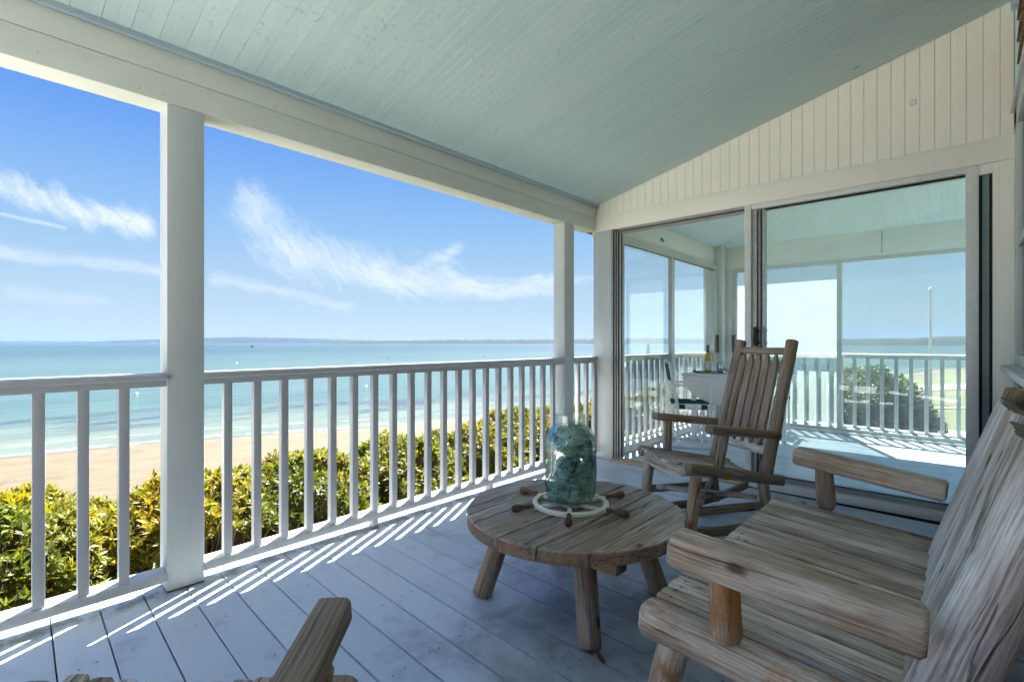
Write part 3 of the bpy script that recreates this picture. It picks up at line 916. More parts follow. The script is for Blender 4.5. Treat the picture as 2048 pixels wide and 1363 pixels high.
# ------------------------------------------------------------------ cross wall with the sliding doors
e = empty("gable_wall", "cream beadboard wall with wide trim above the sliding glass doors", "wall", (WX, 1.2, 0))
T = Matrix.Translation((-WX, -1.2, 0))
def wmb(): return MB()
def put(mb, name, mat, parent, smooth=35, org=(WX, 1.2, 0)):
    for p in mb.v: p -= Vector(org)
    return mb.build(name, mat, parent, smooth)
mb = MB()
ytop = lambda y: CZ + SL * (FY - y) + .004
y = FY + .01; pitch = .0722; k = 0
while y > -.20:
    ya = max(y - pitch, -.205)
    gap = .0019 if k % 2 else .0007
    b = .0016 if k % 2 else .0009
    xs = WX + .010
    poly = [(xs + .012, y - .0004), (xs, y - gap * .5), (xs - .002, y - gap - b), (xs - .002, ya + gap + b), (xs, ya + gap * .5), (xs + .012, ya + .0004)]
    z0 = 2.286
    vs = [(p[0], p[1], z0) for p in poly] + [(p[0], p[1], ytop(p[1])) for p in poly]
    mb.add(vs, [(i, i + 1, 7 + i, 6 + i) for i in range(5)])
    y = ya; k += 1
mb.box(WX + .03, WX + .10, -.21, FY + .13, 2.25, 3.1)
put(mb, "beadboard", M_gable, e, 20)
mb = MB(); mb.box(WX - .012, WX + .08, -.205, FY + .02, 2.147, 2.288, bev=.003); put(mb, "header_trim", M_gable, e, 30)
mb = MB(); mb.box(WX, WX + .11, 2.432, 2.607, .002, 2.146, bev=.004); put(mb, "corner_post", M_white, e, 30)
mb = MB(); mb.box(WX - .010, WX + .10, -.212, -.146, .002, 2.146, bev=.003); put(mb, "jamb_trim", M_gable, e, 30)
# flush cleat marks
mb = MB(); mb.box(WX - .003, WX + .01, .228, .262, 2.60, 2.632, bev=.002); put(mb, "patch", M_aluw, e)

e = empty("sliding_door", "wide sliding glass door standing half open in the cross wall", "door", (WX, 1.2, 0))
mb = MB()
for k, (ya, yb, xo) in enumerate(((2.431, 2.412, .0), (2.402, 2.392, .012), (2.382, 2.372, .02), (2.360, 2.350, .03))):
    mb.box(WX + xo - .002, WX + .09, yb, ya, .03, 2.146)
mb.box(WX + .055, WX + .092, 2.345, 2.4305, .03, 2.1455)
for k, zz in enumerate((2.140, 2.118)):
    mb.box(WX + .012 + .036 * k, WX + .030 + .036 * k, 1.255, 2.349, zz - .012 - .01 * k, 2.1465)
put(mb, "frame", M_alu, e, 0)
mb = MB(); mb.box(WX + .031, WX + .047, 1.2555, 2.3485, 2.124, 2.1465); mb.box(WX + .04, WX + .054, 2.3495, 2.412, .031, 2.146)
put(mb, "gasket", M_gasket, e, 0)
mb = MB()
mb.box(WX - .03, WX + .10, 1.253, 2.4315, .001, .016, bev=.003)
mb.box(WX + .01, WX + .02, 1.254, 2.43, .0165, .026); mb.box(WX + .05, WX + .06, 1.254, 2.43, .0165, .026)
put(mb, "threshold", M_sill, e, 30)
# fixed leaf: white outer frame
p = mb = MB()
mb.box(WX - .014, WX + .045, 1.203, 1.252, .004, 2.146, bev=.003)
mb.box(WX - .008, WX + .045, -.058, .0, .062, 2.146, bev=.003)
mb.box(WX - .012, WX + .045, .001, 1.202, 2.108, 2.1462, bev=.003)
mb.box(WX - .022, WX + .05, -.140, 1.202, .003, .062, bev=.003)
put(mb, "fixed_frame", M_aluw, e, 30)
mb = MB()
mb.box(WX + .012, WX + .06, 1.172, 1.202, .063, 2.107)
mb.box(WX + .046, WX + .088, 1.150, 1.171, .063, 2.107)
mb.box(WX + .030, WX + .085, 1.118, 1.1365, .063, 2.107)
mb.box(WX + .03, WX + .06, .001, 1.117, .063, .098)
put(mb, "inner_frame", M_alu, e, 0)
mb = MB()
mb.box(WX + .028, WX + .050, 1.137, 1.1495, .063, 2.107)
mb.box(WX + .0305, WX + .0595, .0005, 1.1175, 2.094, 2.1075)
mb.box(WX + .0305, WX + .0595, .0005, 1.1175, .0985, .105)
put(mb, "gasket", M_gasket, e, 0)
mb = MB(); mb.box(WX + .040, WX + .046, .0, 1.1178, .1055, 2.0935); put(mb, "pane", M_glass, e, 0)
# the second leaf pushed open behind it
mb = MB(); mb.box(WX + .075, WX + .10, -.144, -.0585, .06, 2.088); mb.box(WX + .03, WX + .046, -.072, -.0585, .063, 2.088); mb.box(WX + .02, WX + .03, -.116, -.103, .063, 2.088); put(mb, "dark_recess", M_gasket, e, 0)
mb = MB(); mb.box(WX + .04, WX + .06, -.1025, -.0725, .063, 2.088); put(mb, "sliding_pane", M_teal, e, 0)
mb = MB(); mb.box(WX + .004, WX + .05, -.1455, -.1165, .063, 2.146); mb.box(WX + .0035, WX + .09, -.116, -.0585, 2.0885, 2.1455); put(mb, "side_jamb", M_gable, e, 0)
for (xo, yy, mat) in ((-.055, 1.105, M_greyh), (-.050, 1.165, M_gasket)):
    mb = MB(); mb.box(WX + xo, WX + xo + .014, yy - .013, yy + .013, 1.07, 1.215, bev=.003)
    mb.box(WX + xo + .0141, WX + .03, yy - .006, yy + .006, 1.09, 1.102); mb.box(WX + xo + .0141, WX + .03, yy - .006, yy + .006, 1.18, 1.192)
    put(mb, "handle", mat, e, 30)

# ------------------------------------------------------------------ glazed room beyond
e = empty("sunroom_wall", "white seaward wall of the glazed room with its beam and corner post", "wall", (5.6, 2.6, 0))
O = (5.6, 2.6, 0)
mb = MB(); mb.box(WX + .115, 7.04, FY - .03, FY + .135, 2.15, 2.40, bev=.003); put(mb, "beam", M_whiteY, e, 30, O)
mb = MB(); mb.box(6.90, 7.12, 2.44, 2.70, .002, 2.42, bev=.004); put(mb, "corner_post", M_white, e, 30, O)
mb = MB(); mb.box(WX + .1105, WX + .20, 2.50, 2.70, .002, 2.149, bev=.004); put(mb, "end_post", M_white, e, 30, O)
mb = MB(); mb.path([(5.30, FY - .033, 2.27), (5.30, FY - .055, 2.262), (5.30, FY - .062, 2.25), (5.30, FY - .055, 2.238), (5.30, FY - .045, 2.240)], .006, 6); mb.box(5.285, 5.315, FY - .034, FY - .029, 2.25, 2.285); put(mb, "hook", M_bronze, e, 30, O)
def glazed(label, mk, frames, panes, handles, org, gaskets=()):
    e = empty("sliding_window", label, "window", org, 0, "glazed walls of the sunroom")
    mb = MB()
    for b_ in frames: mb.box(*b_)
    put(mb, "frame", M_aluS, e, 0, org)
    for b_ in panes:
        mb = MB(); mb.box(*b_); put(mb, "pane", M_glass2, e, 0, org)
    for b_ in handles:
        mb = MB(); mb.box(*b_, bev=.004); put(mb, "handle", M_bronze, e, 30, org)
    if gaskets:
        mb = MB()
        for b_ in gaskets: mb.box(*b_)
        put(mb, "gasket", M_gasket, e, 0, org)
M_aluS = mat_simple("sage_aluminium", (.44, .47, .44), .45, .5, .25, .08)
yA, yB = 2.50, 2.555
glazed("seaward sliding window of the glazed room behind the wine bottle", None,
    [(4.22, 6.90, yA, yB, 2.075, 2.149), (4.22, 6.90, yA - .02, yB, .002, .075),
     (4.2205, 4.27, yA, yB, .076, 2.074), (5.44, 5.485, yA - .012, yB - .02, .076, 2.074), (5.500, 5.545, yA + .005, yB, .076, 2.074), (6.78, 6.8995, yA, yB, .076, 2.074)],
    [(4.271, 5.4395, 2.535, 2.540, .0765, 2.0735), (5.5455, 6.7795, 2.515, 2.520, .0765, 2.0735)],
    [(6.80, 6.83, 2.455, 2.485, .96, 1.20)], (5.6, 2.5, 0),
    [(5.4855, 5.4995, yA - .005, yB - .01, .076, 2.074), (4.3, 6.77, yA - .003, yA + .01, 2.069, 2.0745)])
e = empty("far_wall", "white end wall of the glazed room over its sliding windows", "wall", (7.06, .0, 0))
O = (7.06, 0, 0)
mb = MB(); mb.box(7.04, 7.16, -3.0, 2.439, 2.10, 2.40, bev=.003); put(mb, "beam", M_whiteY, e, 30, O)
mb = MB(); mb.box(7.02, 7.13, -3.0, 2.439, .002, .030, bev=.003); put(mb, "sill", M_whiteY, e, 30, O)
mb = MB(); mb.box(7.03, 7.15, 2.36, 2.4395, .0305, 2.099, bev=.003); put(mb, "jamb", M_white, e, 30, O)
mb = MB(); mb.box(7.037, 7.0395, .70, .715, 2.12, 2.36); put(mb, "cord", M_alu, e, 0, O)
xA, xB = 7.05, 7.10
M_screen = mat_pane("insect_screen", (.88, .93, .93), .6, .27)
glazed("inland sliding window of the glazed room seen through the door glass", None,
    [(xA, xB, -2.99, 2.359, 2.05, 2.099), (xA, xB, -2.99, 2.359, .031, .07),
     (xA, xB, 2.31, 2.3585, .071, 2.049), (xA - .01, xB - .02, 1.095, 1.145, .071, 2.049), (xA, xB, -1.1, -1.05, .071, 2.049)],
    [(7.07, 7.074, -1.049, 1.0945, .0715, 2.0485)],
    [(7.00, 7.035, 2.318, 2.345, .96, 1.20)], (7.06, .5, 0))
e = empty("insect_screen", "pale insect screen over the far window beyond the door glass", "screen", (7.08, 1.7, 0))
mb = MB(); mb.box(7.08, 7.082, 1.146, 2.309, .072, 2.048); put(mb, "mesh", M_screen, e, 0, (7.08, 1.7, 0))

# ------------------------------------------------------------------ house wall at the far right
e = empty("house_wall", "weathered brown shingle wall with a white window at the side of the porch", "wall", (2., -.23, 0))
O = (2., -.23, 0)
def shingles(x0, x1, z0, z1, yface, name):
    mb = MB(); r = random.Random(9); z = z0; row = 0
    while z < z1:
        h = .125; x = x0 - r.uniform(0, .1)
        while x < x1:
            w = r.uniform(.07, .16)
            xa, xb = max(x, x0), min(x + w - .004, x1)
            if xb - xa > .012:
                lip = r.uniform(-.006, .004)
                zt = min(z + h + .02, z1 + .01)
                mb.add([(xa, yface + .022, z + lip), (xb, yface + .022, z + lip), (xb, yface + .008, zt), (xa, yface + .008, zt),
                        (xa, yface, z + lip), (xb, yface, z + lip), (xb, yface, zt), (xa, yface, zt)],
                       [(0, 1, 2, 3), (0, 4, 5, 1), (1, 5, 6, 2), (0, 3, 7, 4)])
            x += w
        z += h; row += 1
    return put(mb, name, M_shingle, e, 0, O)
mb = MB(); mb.box(-6.5, 4.01, -.32, -.235, -.8, 3.25); put(mb, "sheathing", M_dark, e, 0, O)
shingles(-6.4, 3.94, .01, .93, -.234, "shingles")
shingles(-6.4, 3.99, 2.42, 3.12, -.234, "shingles")
mb = MB(); x = -6.4
while x < 2.15:
    mb.box(x, min(x + .085, 2.2) - .002, -.2345, -.222, .931, 2.419); x += .085
put(mb, "bounce_panels", M_white, e, 0, O)  # white boards added on the unseen wall to bounce light in
mb = MB(); mb.box(3.94, 4.01, -.234, -.198, .002, .93, bev=.003); put(mb, "corner_board", M_white, e, 30, O)
mb = MB()
for (xa, xb, za, zb) in ((2.21, 2.32, .97, 2.40), (3.86, 4.008, .97, 2.40), (2.21, 4.008, 2.30, 2.401), (2.32, 3.86, .97, 1.03)):
    mb.box(xa, xb, -.233, -.205, za, zb, bev=.003)
mb.box(3.02, 3.09, -.232, -.210, 1.031, 2.299); mb.box(2.321, 3.859, -.231, -.212, 1.62, 1.66)
win = put(mb, "window", M_white, e, 30, O)
mb = MB(); mb.box(2.321, 3.859, -.2345, -.228, 1.031, 2.299); o = mb.build("pane", M_glass, win, 0)
for p in o.data.vertices: p.co -= Vector(O)
mb = MB(); mb.box(2.18, 4.009, -.232, -.150, .936, .969, bev=.006); o = put(mb, "sill", M_white, win, 30, O)
mb = MB(); mb.prism([(-.234, 2.402), (-.192, 2.402), (-.188, 2.412), (-.234, 2.425)], 'x', 2.18, 4.009); o = put(mb, "drip_cap", M_white, win, 30, O)
mb = MB(); mb.box(3.93, 4.008, -.232, -.190, 2.985, 3.2, bev=.004); put(mb, "crown_trim", M_molding, e, 30, O)

# ------------------------------------------------------------------ rustic rocking chair (front = local +x)
def rocking_chair():
    e = empty("rocking_chair", "weathered log rocking chair with slatted picket back by the sliding door", "rocking chair", (0, 0, 0), 0, "rustic log rocking chairs")
    zl = lambda x: .287 + (.412 - .287) * (x + .404) / .654
    for s in (-1, 1):
        log("seat_rail", (.25, s * .240, .410), (-.42, s * .225, .284), .0, M_logd, e, prof=[(x * .95, y * 1.0) for x, y in rrect(.060, .062, .020)], amp=.05, rings=8)
    # dished front board with a curved top edge, and a plain back board
    def dish(y): return .020 * (1 - (y / .22) ** 2)
    mb = MB(); N = 14
    for x0, x1 in ((.212, .240),):
        vs = []
        for k in range(N + 1):
            y = -.215 + .43 * k / N; top = .430 - 1.5 * dish(y); bot = .335 + .045 * abs(y / .215) ** 1.5 - .02
            for x in (x0, x1): vs += [(x, y, bot), (x, y, top)]
        fs = []
        for k in range(N):
            a = k * 4; c = a + 4
            fs += [(a, a + 1, c + 1, c), (a + 2, c + 2, c + 3, a + 3), (a + 1, a + 3, c + 3, c + 1), (a, c, c + 2, a + 2)]
        fs += [(0, 2, 3, 1), (N * 4, N * 4 + 1, N * 4 + 3, N * 4 + 2)]
        mb.add(vs, fs)
    M = Matrix.Rotation(R(90), 4, 'X')
    for p in mb.v: p.xyz = M.inverted() @ p
    mb.build("front_board", M_slat, e, 40, M)
    # seat slats run side to side front-to-back in the dish
    mb = MB(); n = 11
    Ms, L = frame((.262, 0, .430), (-.40, 0, .303))
    for k in range(n):
        y = -.205 + .41 * (k + .5) / n; w = .41 / n * .93
        z = -1.5 * dish(y) + .008
        sub = sweep(rrect(w, .017, .004, 2), L - .004 * (k % 3), 5, .03, k * 1.3, .004)
        sub2 = [Vector((p.x - y, p.y + z, p.z)) for p in sub.v]
        mb.add(sub2, sub.f)
    mb.build("seat", M_slat, e, 40, Ms)
    # back: two tall posts, crest rail, lower rail, five picket slats
    P = lambda z, y: (-.311 + (-.515 + .311) * (z - .335) / (1.104 - .335), y, z)
    for s in (-1, 1):
        log("back_post", P(.325, s * .215), P(1.112, s * .207), .037, M_log, e, r1=.034, amp=.06, rings=14, cham=.007)
    log("crest_rail", P(1.045, -.190), P(1.045, .190), .0, M_log, e, prof=[(x, y) for x, y in rrect(.040, .044, .018)], amp=.05, rings=8, cham=.012)
    log("lower_rail", P(.455, -.196), P(.455, .196), .0, M_silver, e, prof=rrect(.028, .050, .008), amp=.04, rings=6)
    for k in range(5):
        y = -.135 + .0675 * k
        a = Vector(P(.475, y)); b = Vector(P(1.020, y * .96)); f = Vector((1, 0, .26)).normalized() * .018
        M, L = frame(a + f, b + f, (1, 0, .26))
        hw = .0275
        outl = [(-hw * .1, 0), (hw * .1, 0), (hw, .06), (hw, L - .06), (hw * .15, L), (-hw * .15, L), (-hw, L - .06), (-hw, .06)]
        mb = MB()
        # local: x across, y thickness, z along
        vs = [(p[0], -.010, p[1]) for p in outl] + [(p[0], .010, p[1]) for p in outl]
        m_ = len(outl)
        mb.add(vs, [list(range(m_)), list(range(m_, 2 * m_))[::-1]] + [(i, (i + 1) % m_, m_ + (i + 1) % m_, m_ + i) for i in range(m_)])
        bm_o = mb.build("back_slat", M_log, e, 30, M)
        bv = bm_o.modifiers.new("edge", 'BEVEL'); bv.width = .004; bv.segments = 2
    # arms, flat topped
    for s in (-1, 1):
        prof = [(x * 1.0, y) for x, y in rrect(.070, .046, .012)]
        log("armrest", (.135, s * .262, .620), (-.362, s * .255, .560), .0, M_logd, e, prof=prof, amp=.05, rings=8, cham=.012)
        log("arm_post", (.046, s * .236, zl(.046) + .015), (.026, s * .262, .592), .027, M_log, e, amp=.07, rings=8, cham=.008)
    # legs splay out to the rockers
    for s in (-1, 1):
        log("leg", (.184, s * .226, .372), (.225, s * .232, .035), .033, M_orange2 if s > 0 else M_log, e, r1=.030, amp=.06, rings=9)
        log("leg", (-.282, s * .218, .285), (-.325, s * .226, .040), .032, M_log, e, r1=.029, amp=.06, rings=8)
        log("side_stretcher", (.205, s * .229, .162), (-.312, s * .224, .150), .024, M_logd, e, amp=.06, rings=8, cham=.008)
        # rocker: curved board
        pts = []
        for k in range(13):
            x = .42 - 1.0 * k / 12
            zz = .012 + .30 * (x + .04) ** 2
            pts.append((x, zz))
        outl = [(x, z) for x, z in pts] + [(x - .004, z + .046) for x, z in reversed(pts)]
        mb = MB(); mb.prism(outl, 'y', s * .229 - .016, s * .229 + .016)
        M = Matrix.Rotation(R(90), 4, 'Y')
        for p in mb.v: p.xyz = M.inverted() @ p
        o = mb.build("rocker", M_logd, e, 40, M)
        bv = o.modifiers.new("edge", 'BEVEL'); bv.width = .003; bv.segments = 2; bv.limit_method = 'ANGLE'
    log("cross_stretcher", (.150, .205, .185), (-.255, -.205, .165), .017, M_silver, e, amp=.06, rings=8)
    log("cross_stretcher", (.150, -.205, .178), (-.255, .205, .195), .017, M_silver, e, amp=.06, rings=8)
    MB().box(-.02, .04, .2695, .2712, .335, .36).build("sticker", M_sticker, e, 0)
    return e
chair = rocking_chair()
c2 = copy_tree(chair)
c2['label'] = "rocking chair cut off by the frame, only one grey armrest and its seat edge showing"
chair.location = (2.985, 1.204, 0); chair.rotation_euler = (0, 0, R(149.9))
c2.location = (.105, .923, 0); c2.rotation_euler = (0, 0, R(44.1)); c2.scale = (1.028, 1.196, 1.045)
for k_ in children(c2):
    if k_.name.startswith('armrest'): k_.matrix_basis = k_.matrix_basis @ Matrix.Diagonal((.70, 1., 1., 1.))

# ------------------------------------------------------------------ log settee against the house wall (front = +y), built in place
def settee():
    e = empty("log_settee", "wide rustic log settee with slatted seat and silvery plank back", "bench", (1.86, .35, 0))
    O = Vector((1.86, .35, 0))
    q = lambda x, y, z: Vector((x, y, z)) - O
    zs = lambda y: .398 - .075 * (.645 - y)
    # slats front to back
    mb = MB(); n = 16
    Ms, L = frame(q(0, .640, zs(.64) - .011), q(0, .085, zs(.085) - .011))
    r = random.Random(3)
    for k in range(n):
        x = 1.292 + .0712 * (k + .5); w = .0635
        sub = sweep(rrect(w, .022, .007, 3), L - r.uniform(0, .008), 6, .02, k * 2.1, .005)
        dz = r.uniform(-.0015, .0015)
        mb.add([Vector((-(p.x) + 0, p.y + dz, p.z)) + Vector(((Ms.to_3x3().inverted() @ Vector((x, 0, 0))).x, 0, 0)) for p in sub.v], sub.f)
    mb.build("seat", M_slat, e, 40, Ms)
    mb = MB()
    for k in range(n):
        for dx in (-.02, .02):
            x = 1.292 + .0712 * (k + .5) + dx; rr = .0042
            yy = .603 + r.uniform(-.006, .006)
            c = q(x, yy, zs(yy) + .0022)
            mb.add([(c.x + rr * math.cos(t * math.pi / 4), c.y + rr * math.sin(t * math.pi / 4), c.z) for t in range(8)], [tuple(range(8))])
    mb.build("nails", M_nail, e, 0)
    # side rails: hewn logs, near one with bark left on
    prof = [(x, y) for x, y in rrect(.082, .092, .026)]
    log("seat_rail", q(1.255, .655, .352), q(1.262, .02, .305), 0, M_orange2, e, prof=prof, amp=.06, rings=12, cham=.012)
    log("seat_rail", q(2.462, .655, .352), q(2.455, .02, .305), 0, M_log, e, prof=prof, amp=.06, rings=12, cham=.012)
    log("front_rail", q(1.28, .585, .335), q(2.44, .585, .335), 0, M_log, e, prof=rrect(.06, .07, .015), amp=.04, rings=10)
    log("rear_rail", q(1.28, .10, .300), q(2.44, .10, .300), 0, M_log, e, prof=rrect(.06, .07, .015), amp=.04, rings=10)
    log("leg", q(1.262, .565, .325), q(1.300, .655, .002), .041, M_orange2, e, r1=.039, amp=.05, rings=9)
    log("leg", q(2.455, .565, .325), q(2.430, .650, .002), .041, M_log, e, r1=.039, amp=.05, rings=9)
    log("leg", q(1.262, .08, .29), q(1.290, .02, .002), .041, M_log, e, r1=.039, amp=.05, rings=9)
    log("leg", q(2.455, .08, .29), q(2.430, .02, .002), .041, M_log, e, r1=.039, amp=.05, rings=9)
    # arms: hewn beams, chopped off bluntly at the rear
    pa = [(x, y) for x, y in rrect(.098, .078, .016)]
    log("armrest", q(1.205, .548, .585), q(1.228, .052, .548), 0, M_arm, e, prof=pa, amp=.05, rings=12, cham=.010)
    log("armrest", q(2.478, .560, .600), q(2.452, .050, .545), 0, M_arm, e, prof=[(x * .9, y * .92) for x, y in pa], amp=.05, rings=12, cham=.010)
    log("arm_post", q(1.222, .420, .385), q(1.205, .425, .552), .036, M_orange, e, r1=.034, amp=.05, rings=9, tipr=(.10, .72), cham=.008)
    log("arm_post", q(2.505, .445, .375), q(2.478, .450, .568), .038, M_log, e, r1=.034, amp=.05, rings=9, tipr=(.12, .62), cham=.008)
    # back posts and furrowed planks
    B = lambda x, z, dy=0.: q(x, .075 - .175 * (z - .38) / .54 + dy, z)
    log("back_post", B(1.305, .27, -.035), B(1.300, .955, -.035), .056, M_silver, e, r1=.050, amp=.09, rings=18, furrow=.10, n=36)
    log("back_post", B(2.470, .27, -.045), B(2.470, .930, -.045), .050, M_logd, e, r1=.046, amp=.07, rings=14, furrow=.06, n=28)
    r = random.Random(8)
    xs = [1.37, 1.555, 1.67, 1.80, 1.90, 2.03, 2.13, 2.25, 2.34, 2.43]
    for k in range(len(xs) - 1):
        x = (xs[k] + xs[k + 1]) / 2; w = xs[k + 1] - xs[k] + .004
        th = .034 + (.012 if k == 0 else r.uniform(0, .005))
        prof = []
        m_ = 26
        for j in range(m_ + 1):
            a = math.pi * j / m_
            prof.append((w / 2 * math.cos(a), th * max(0., math.sin(a)) ** .35 - .012))
        prof += [(-w / 2, -.022), (w / 2, -.022)]
        ztop = .915 + r.uniform(-.012, .010) - .012 * math.sin(math.pi * (x - 1.3) / 1.15)
        log("back_plank", B(x, .345, -.012), B(x, ztop, -.012), 0, M_silver, e, prof=prof, up=(0, 1, .3), amp=.02, rings=16, furrow=.10, cham=.004)
    log("crest_rail", B(1.33, .80, -.060), B(2.45, .80, -.060), .030, M_logd, e, amp=.06, rings=12)
    log("lower_rail", B(1.33, .47, -.060), B(2.45, .47, -.060), .030, M_logd, e, amp=.06, rings=12)
    c = B(2.47, .934, -.045)
    MB().lathe([(.001, c.z - .002), (.016, c.z - .002), (.016, c.z + .004), (.001, c.z + .004)], 14, M=Matrix.Translation((c.x, c.y, 0))).build("sticker", M_stickY, e, 40)
    return e
M_stickY = mat_simple("bright_yellow_tag", (.75, .66, .12), .6, .3)
settee()

# ------------------------------------------------------------------ round plank table
TX, TY = 1.745, 1.24
def table():
    e = empty("round_table", "low round plank table on four splayed log legs", "table", (TX, TY, 0))
    Rr = .455; ys = [-.47, -.305, -.148, .012, .185, .325, .47]
    src = []
    mb = MB()
    for k in range(6):
        ya, yb = ys[k] + .0025, ys[k + 1] - .0025
        ya = max(ya, -Rr + .0005); yb = min(yb, Rr - .0005)
        N = 16; edge = []
        tt = [ya + (yb - ya) * j / N for j in range(N + 1)]
        rt = [(math.sqrt(max(0, Rr * Rr - y * y)), y) for y in tt]
        lf = [(-x, y) for x, y in reversed(rt)]
        poly = rt + lf
        dz = [0, -.001, .0008, -.0005, .001, 0][k]
        ch = .005
        cx, cy = 0, (ya + yb) / 2
        def ring(f, z): return [(x * f, cy + (y - cy) * (1 - (1 - f) * 3.2), z) for x, y in poly]
        rings_ = [ring(1, .342), ring(1, .386 + dz), ring(1 - .009, .391 + dz)]
        n = len(poly); vs = sum(rings_, []); fs = [list(range(n))[::-1], list(range(2 * n, 3 * n))]
        mi = [0, 0]
        for i in range(2):
            for j in range(n): fs.append((i * n + j, i * n + (j + 1) % n, (i + 1) * n + (j + 1) % n, (i + 1) * n + j)); mi.append(1 if i == 0 else 0)
        n0 = len(mb.v); mb.v += [Vector(p) for p in vs]; mb.f += [[i + n0 for i in f] for f in fs]; mb.m += mi
    M = Matrix.Rotation(R(90), 4, 'Y')       # grain (local z) along world x
    for p in mb.v: p.xyz = M.inverted() @ p
    mb.build("tabletop", [M_table, M_tedge], e, 30, M)
    for yy in (-.20, .20):
        log("batten", (.0 + yy * .0 + .22, -.36, .318), (.22, .36, .318), 0, M_logd, e, prof=rrect(.075, .045, .006), amp=.03, rings=6) if yy > 0 else log("batten", (-.22, -.36, .318), (-.22, .36, .318), 0, M_logd, e, prof=rrect(.075, .045, .006), amp=.03, rings=6)
    for sx_, sy_2 in ((-1, -1), (-1, 1), (1, -1), (1, 1)):
        dx = .03; dy = .035
        foot = (dx + sx_ * .275, dy + sy_2 * .280, .002)
        top = (dx + sx_ * .190, dy + sy_2 * .195, .345)
        log("leg", foot, top, .043, M_log, e, r1=.041, amp=.045, rings=10, cham=.006)
    # maker's sticker on the rim
    mb = MB(); a0 = R(-76)
    for k in range(5):
        pass
    vs = []
    for k in range(5):
        a = a0 + R(6.5) * k / 4
        for z in (.350, .378): vs.append(((Rr + .0012) * math.cos(a), (Rr + .0012) * math.sin(a), z))
    mb.add(vs, [(2 * k, 2 * k + 2, 2 * k + 3, 2 * k + 1) for k in range(4)])
    mb.build("sticker", M_sticker, e, 0)
    return e
table()

# ------------------------------------------------------------------ ship's wheel with the jar on it
JX, JY = 1.76, 1.268
def wheel():
    e = empty("ships_wheel", "small cream ship's wheel with six turned brown handles lying under the jar", "ship's wheel", (JX, JY, .3925), R(34))
    prof = [(.143, .003), (.143, .016), (.146, .019), (.161, .019), (.165, .015), (.165, .003), (.143, .003)]
    MB().lathe(prof, 64, closed=True).build("rim", M_cream, e, 40)
    MB().lathe([(.001, .0), (.045, .0), (.045, .018), (.035, .022), (.001, .022)], 32).build("hub", M_cream, e, 40)
    sp = None; hd = None
    hp = [(.001, .0), (.0085, .0), (.0105, .004), (.0105, .010), (.0085, .013), (.0095, .016), (.0095, .02), (.0080, .030), (.0095, .045), (.0135, .062), (.0160, .077), (.0150, .090), (.0095, .098), (.001, .100)]
    for k in range(6):
        a = R(60 * k)
        o1 = MB().box(.042, .1405, -.009, .009, .003, .017, bev=.003).build("spoke", M_cream, e, 40) if sp is None else sp.copy()
        if sp is None: sp = o1
        else: link(o1); o1.parent = e
        o1.rotation_euler = (0, 0, a)
        # lug and handle
        o2 = MB().box(.1645, .176, -.008, .008, .004, .018, bev=.003).build("lug", M_cream, e, 40)
        o2.rotation_euler = (0, 0, a)
        M = Matrix.Rotation(a, 4, 'Z') @ Matrix.Translation((.175, 0, .0165)) @ Matrix.Rotation(R(90), 4, 'Y')
        if hd is None:
            hd = o3 = MB().lathe(hp, 20).build("handle", M_turned, e, 50)
        else:
            o3 = hd.copy(); link(o3); o3.parent = e
        o3.matrix_basis = M
wheel()

def mat_jar():
    m = bpy.data.materials.new("clear_jar_glass"); m.use_nodes = True
    t = NT(m.node_tree); t.n.remove(t.n['Principled BSDF']); out = t.n['Material Output']
    tr = t.node('ShaderNodeBsdfTransparent')
    lw0 = t.node('ShaderNodeLayerWeight'); lw0.inputs[0].default_value = .5
    t.put(tr.inputs[0], t.ramp(lw0.outputs['Facing'], [(.0, (.95, .985, .98)), (.6, (.88, .95, .935)), (1., (.30, .46, .45))]))
    gl = t.node('ShaderNodeBsdfGlossy'); gl.inputs['Roughness'].default_value = .03
    o = t.tc()
    nrm = t.bump(t.noise(t.mapping(o, scale=(1, 1, .4)), 16, 3, .5), .22, .01)
    t.put(gl.inputs['Normal'], nrm)
    lw = t.node('ShaderNodeLayerWeight'); lw.inputs[0].default_value = .32
    t.put(lw.inputs['Normal'], nrm)
    mx = t.node('ShaderNodeMixShader')
    t.put(mx.inputs[0], t.mapr(lw.outputs['Facing'], .0, 1.0, .07, .50))
    t.l.new(tr.outputs[0], mx.inputs[1]); t.l.new(gl.outputs[0], mx.inputs[2]); t.l.new(mx.outputs[0], out.inputs[0])
    return m
def jar():
    z0 = .4155
    e = empty("glass_jar", "big clear glass jar without lid, standing full of green sea glass", "jar", (JX, JY, z0))
    outer = [(.001, .004), (.060, .003), (.085, .004), (.098, .012), (.106, .030), (.110, .06), (.1135, .12), (.1135, .20), (.111, .25), (.105, .280), (.094, .302), (.078, .318), (.068, .326),
             (.064, .330), (.0665, .333), (.0665, .338), (.0635, .341), (.0635, .346), (.0665, .349), (.0665, .354), (.0635, .357), (.0635, .364), (.0650, .368), (.0635, .372)]
    inner = [(max(r - .0035, .001), z + (.008 if z < .02 else 0)) for r, z in outer if z < .36][::-1]
    inner = [(.0595, .370)] + [(min(r, .0595) if z > .325 else r, z) for r, z in inner]
    MB().lathe(outer + inner, 56, closed=True).build("jar_body", mat_jar(), e, 60)
    # raised moulded panel on the side facing the deck
    return e
jar()
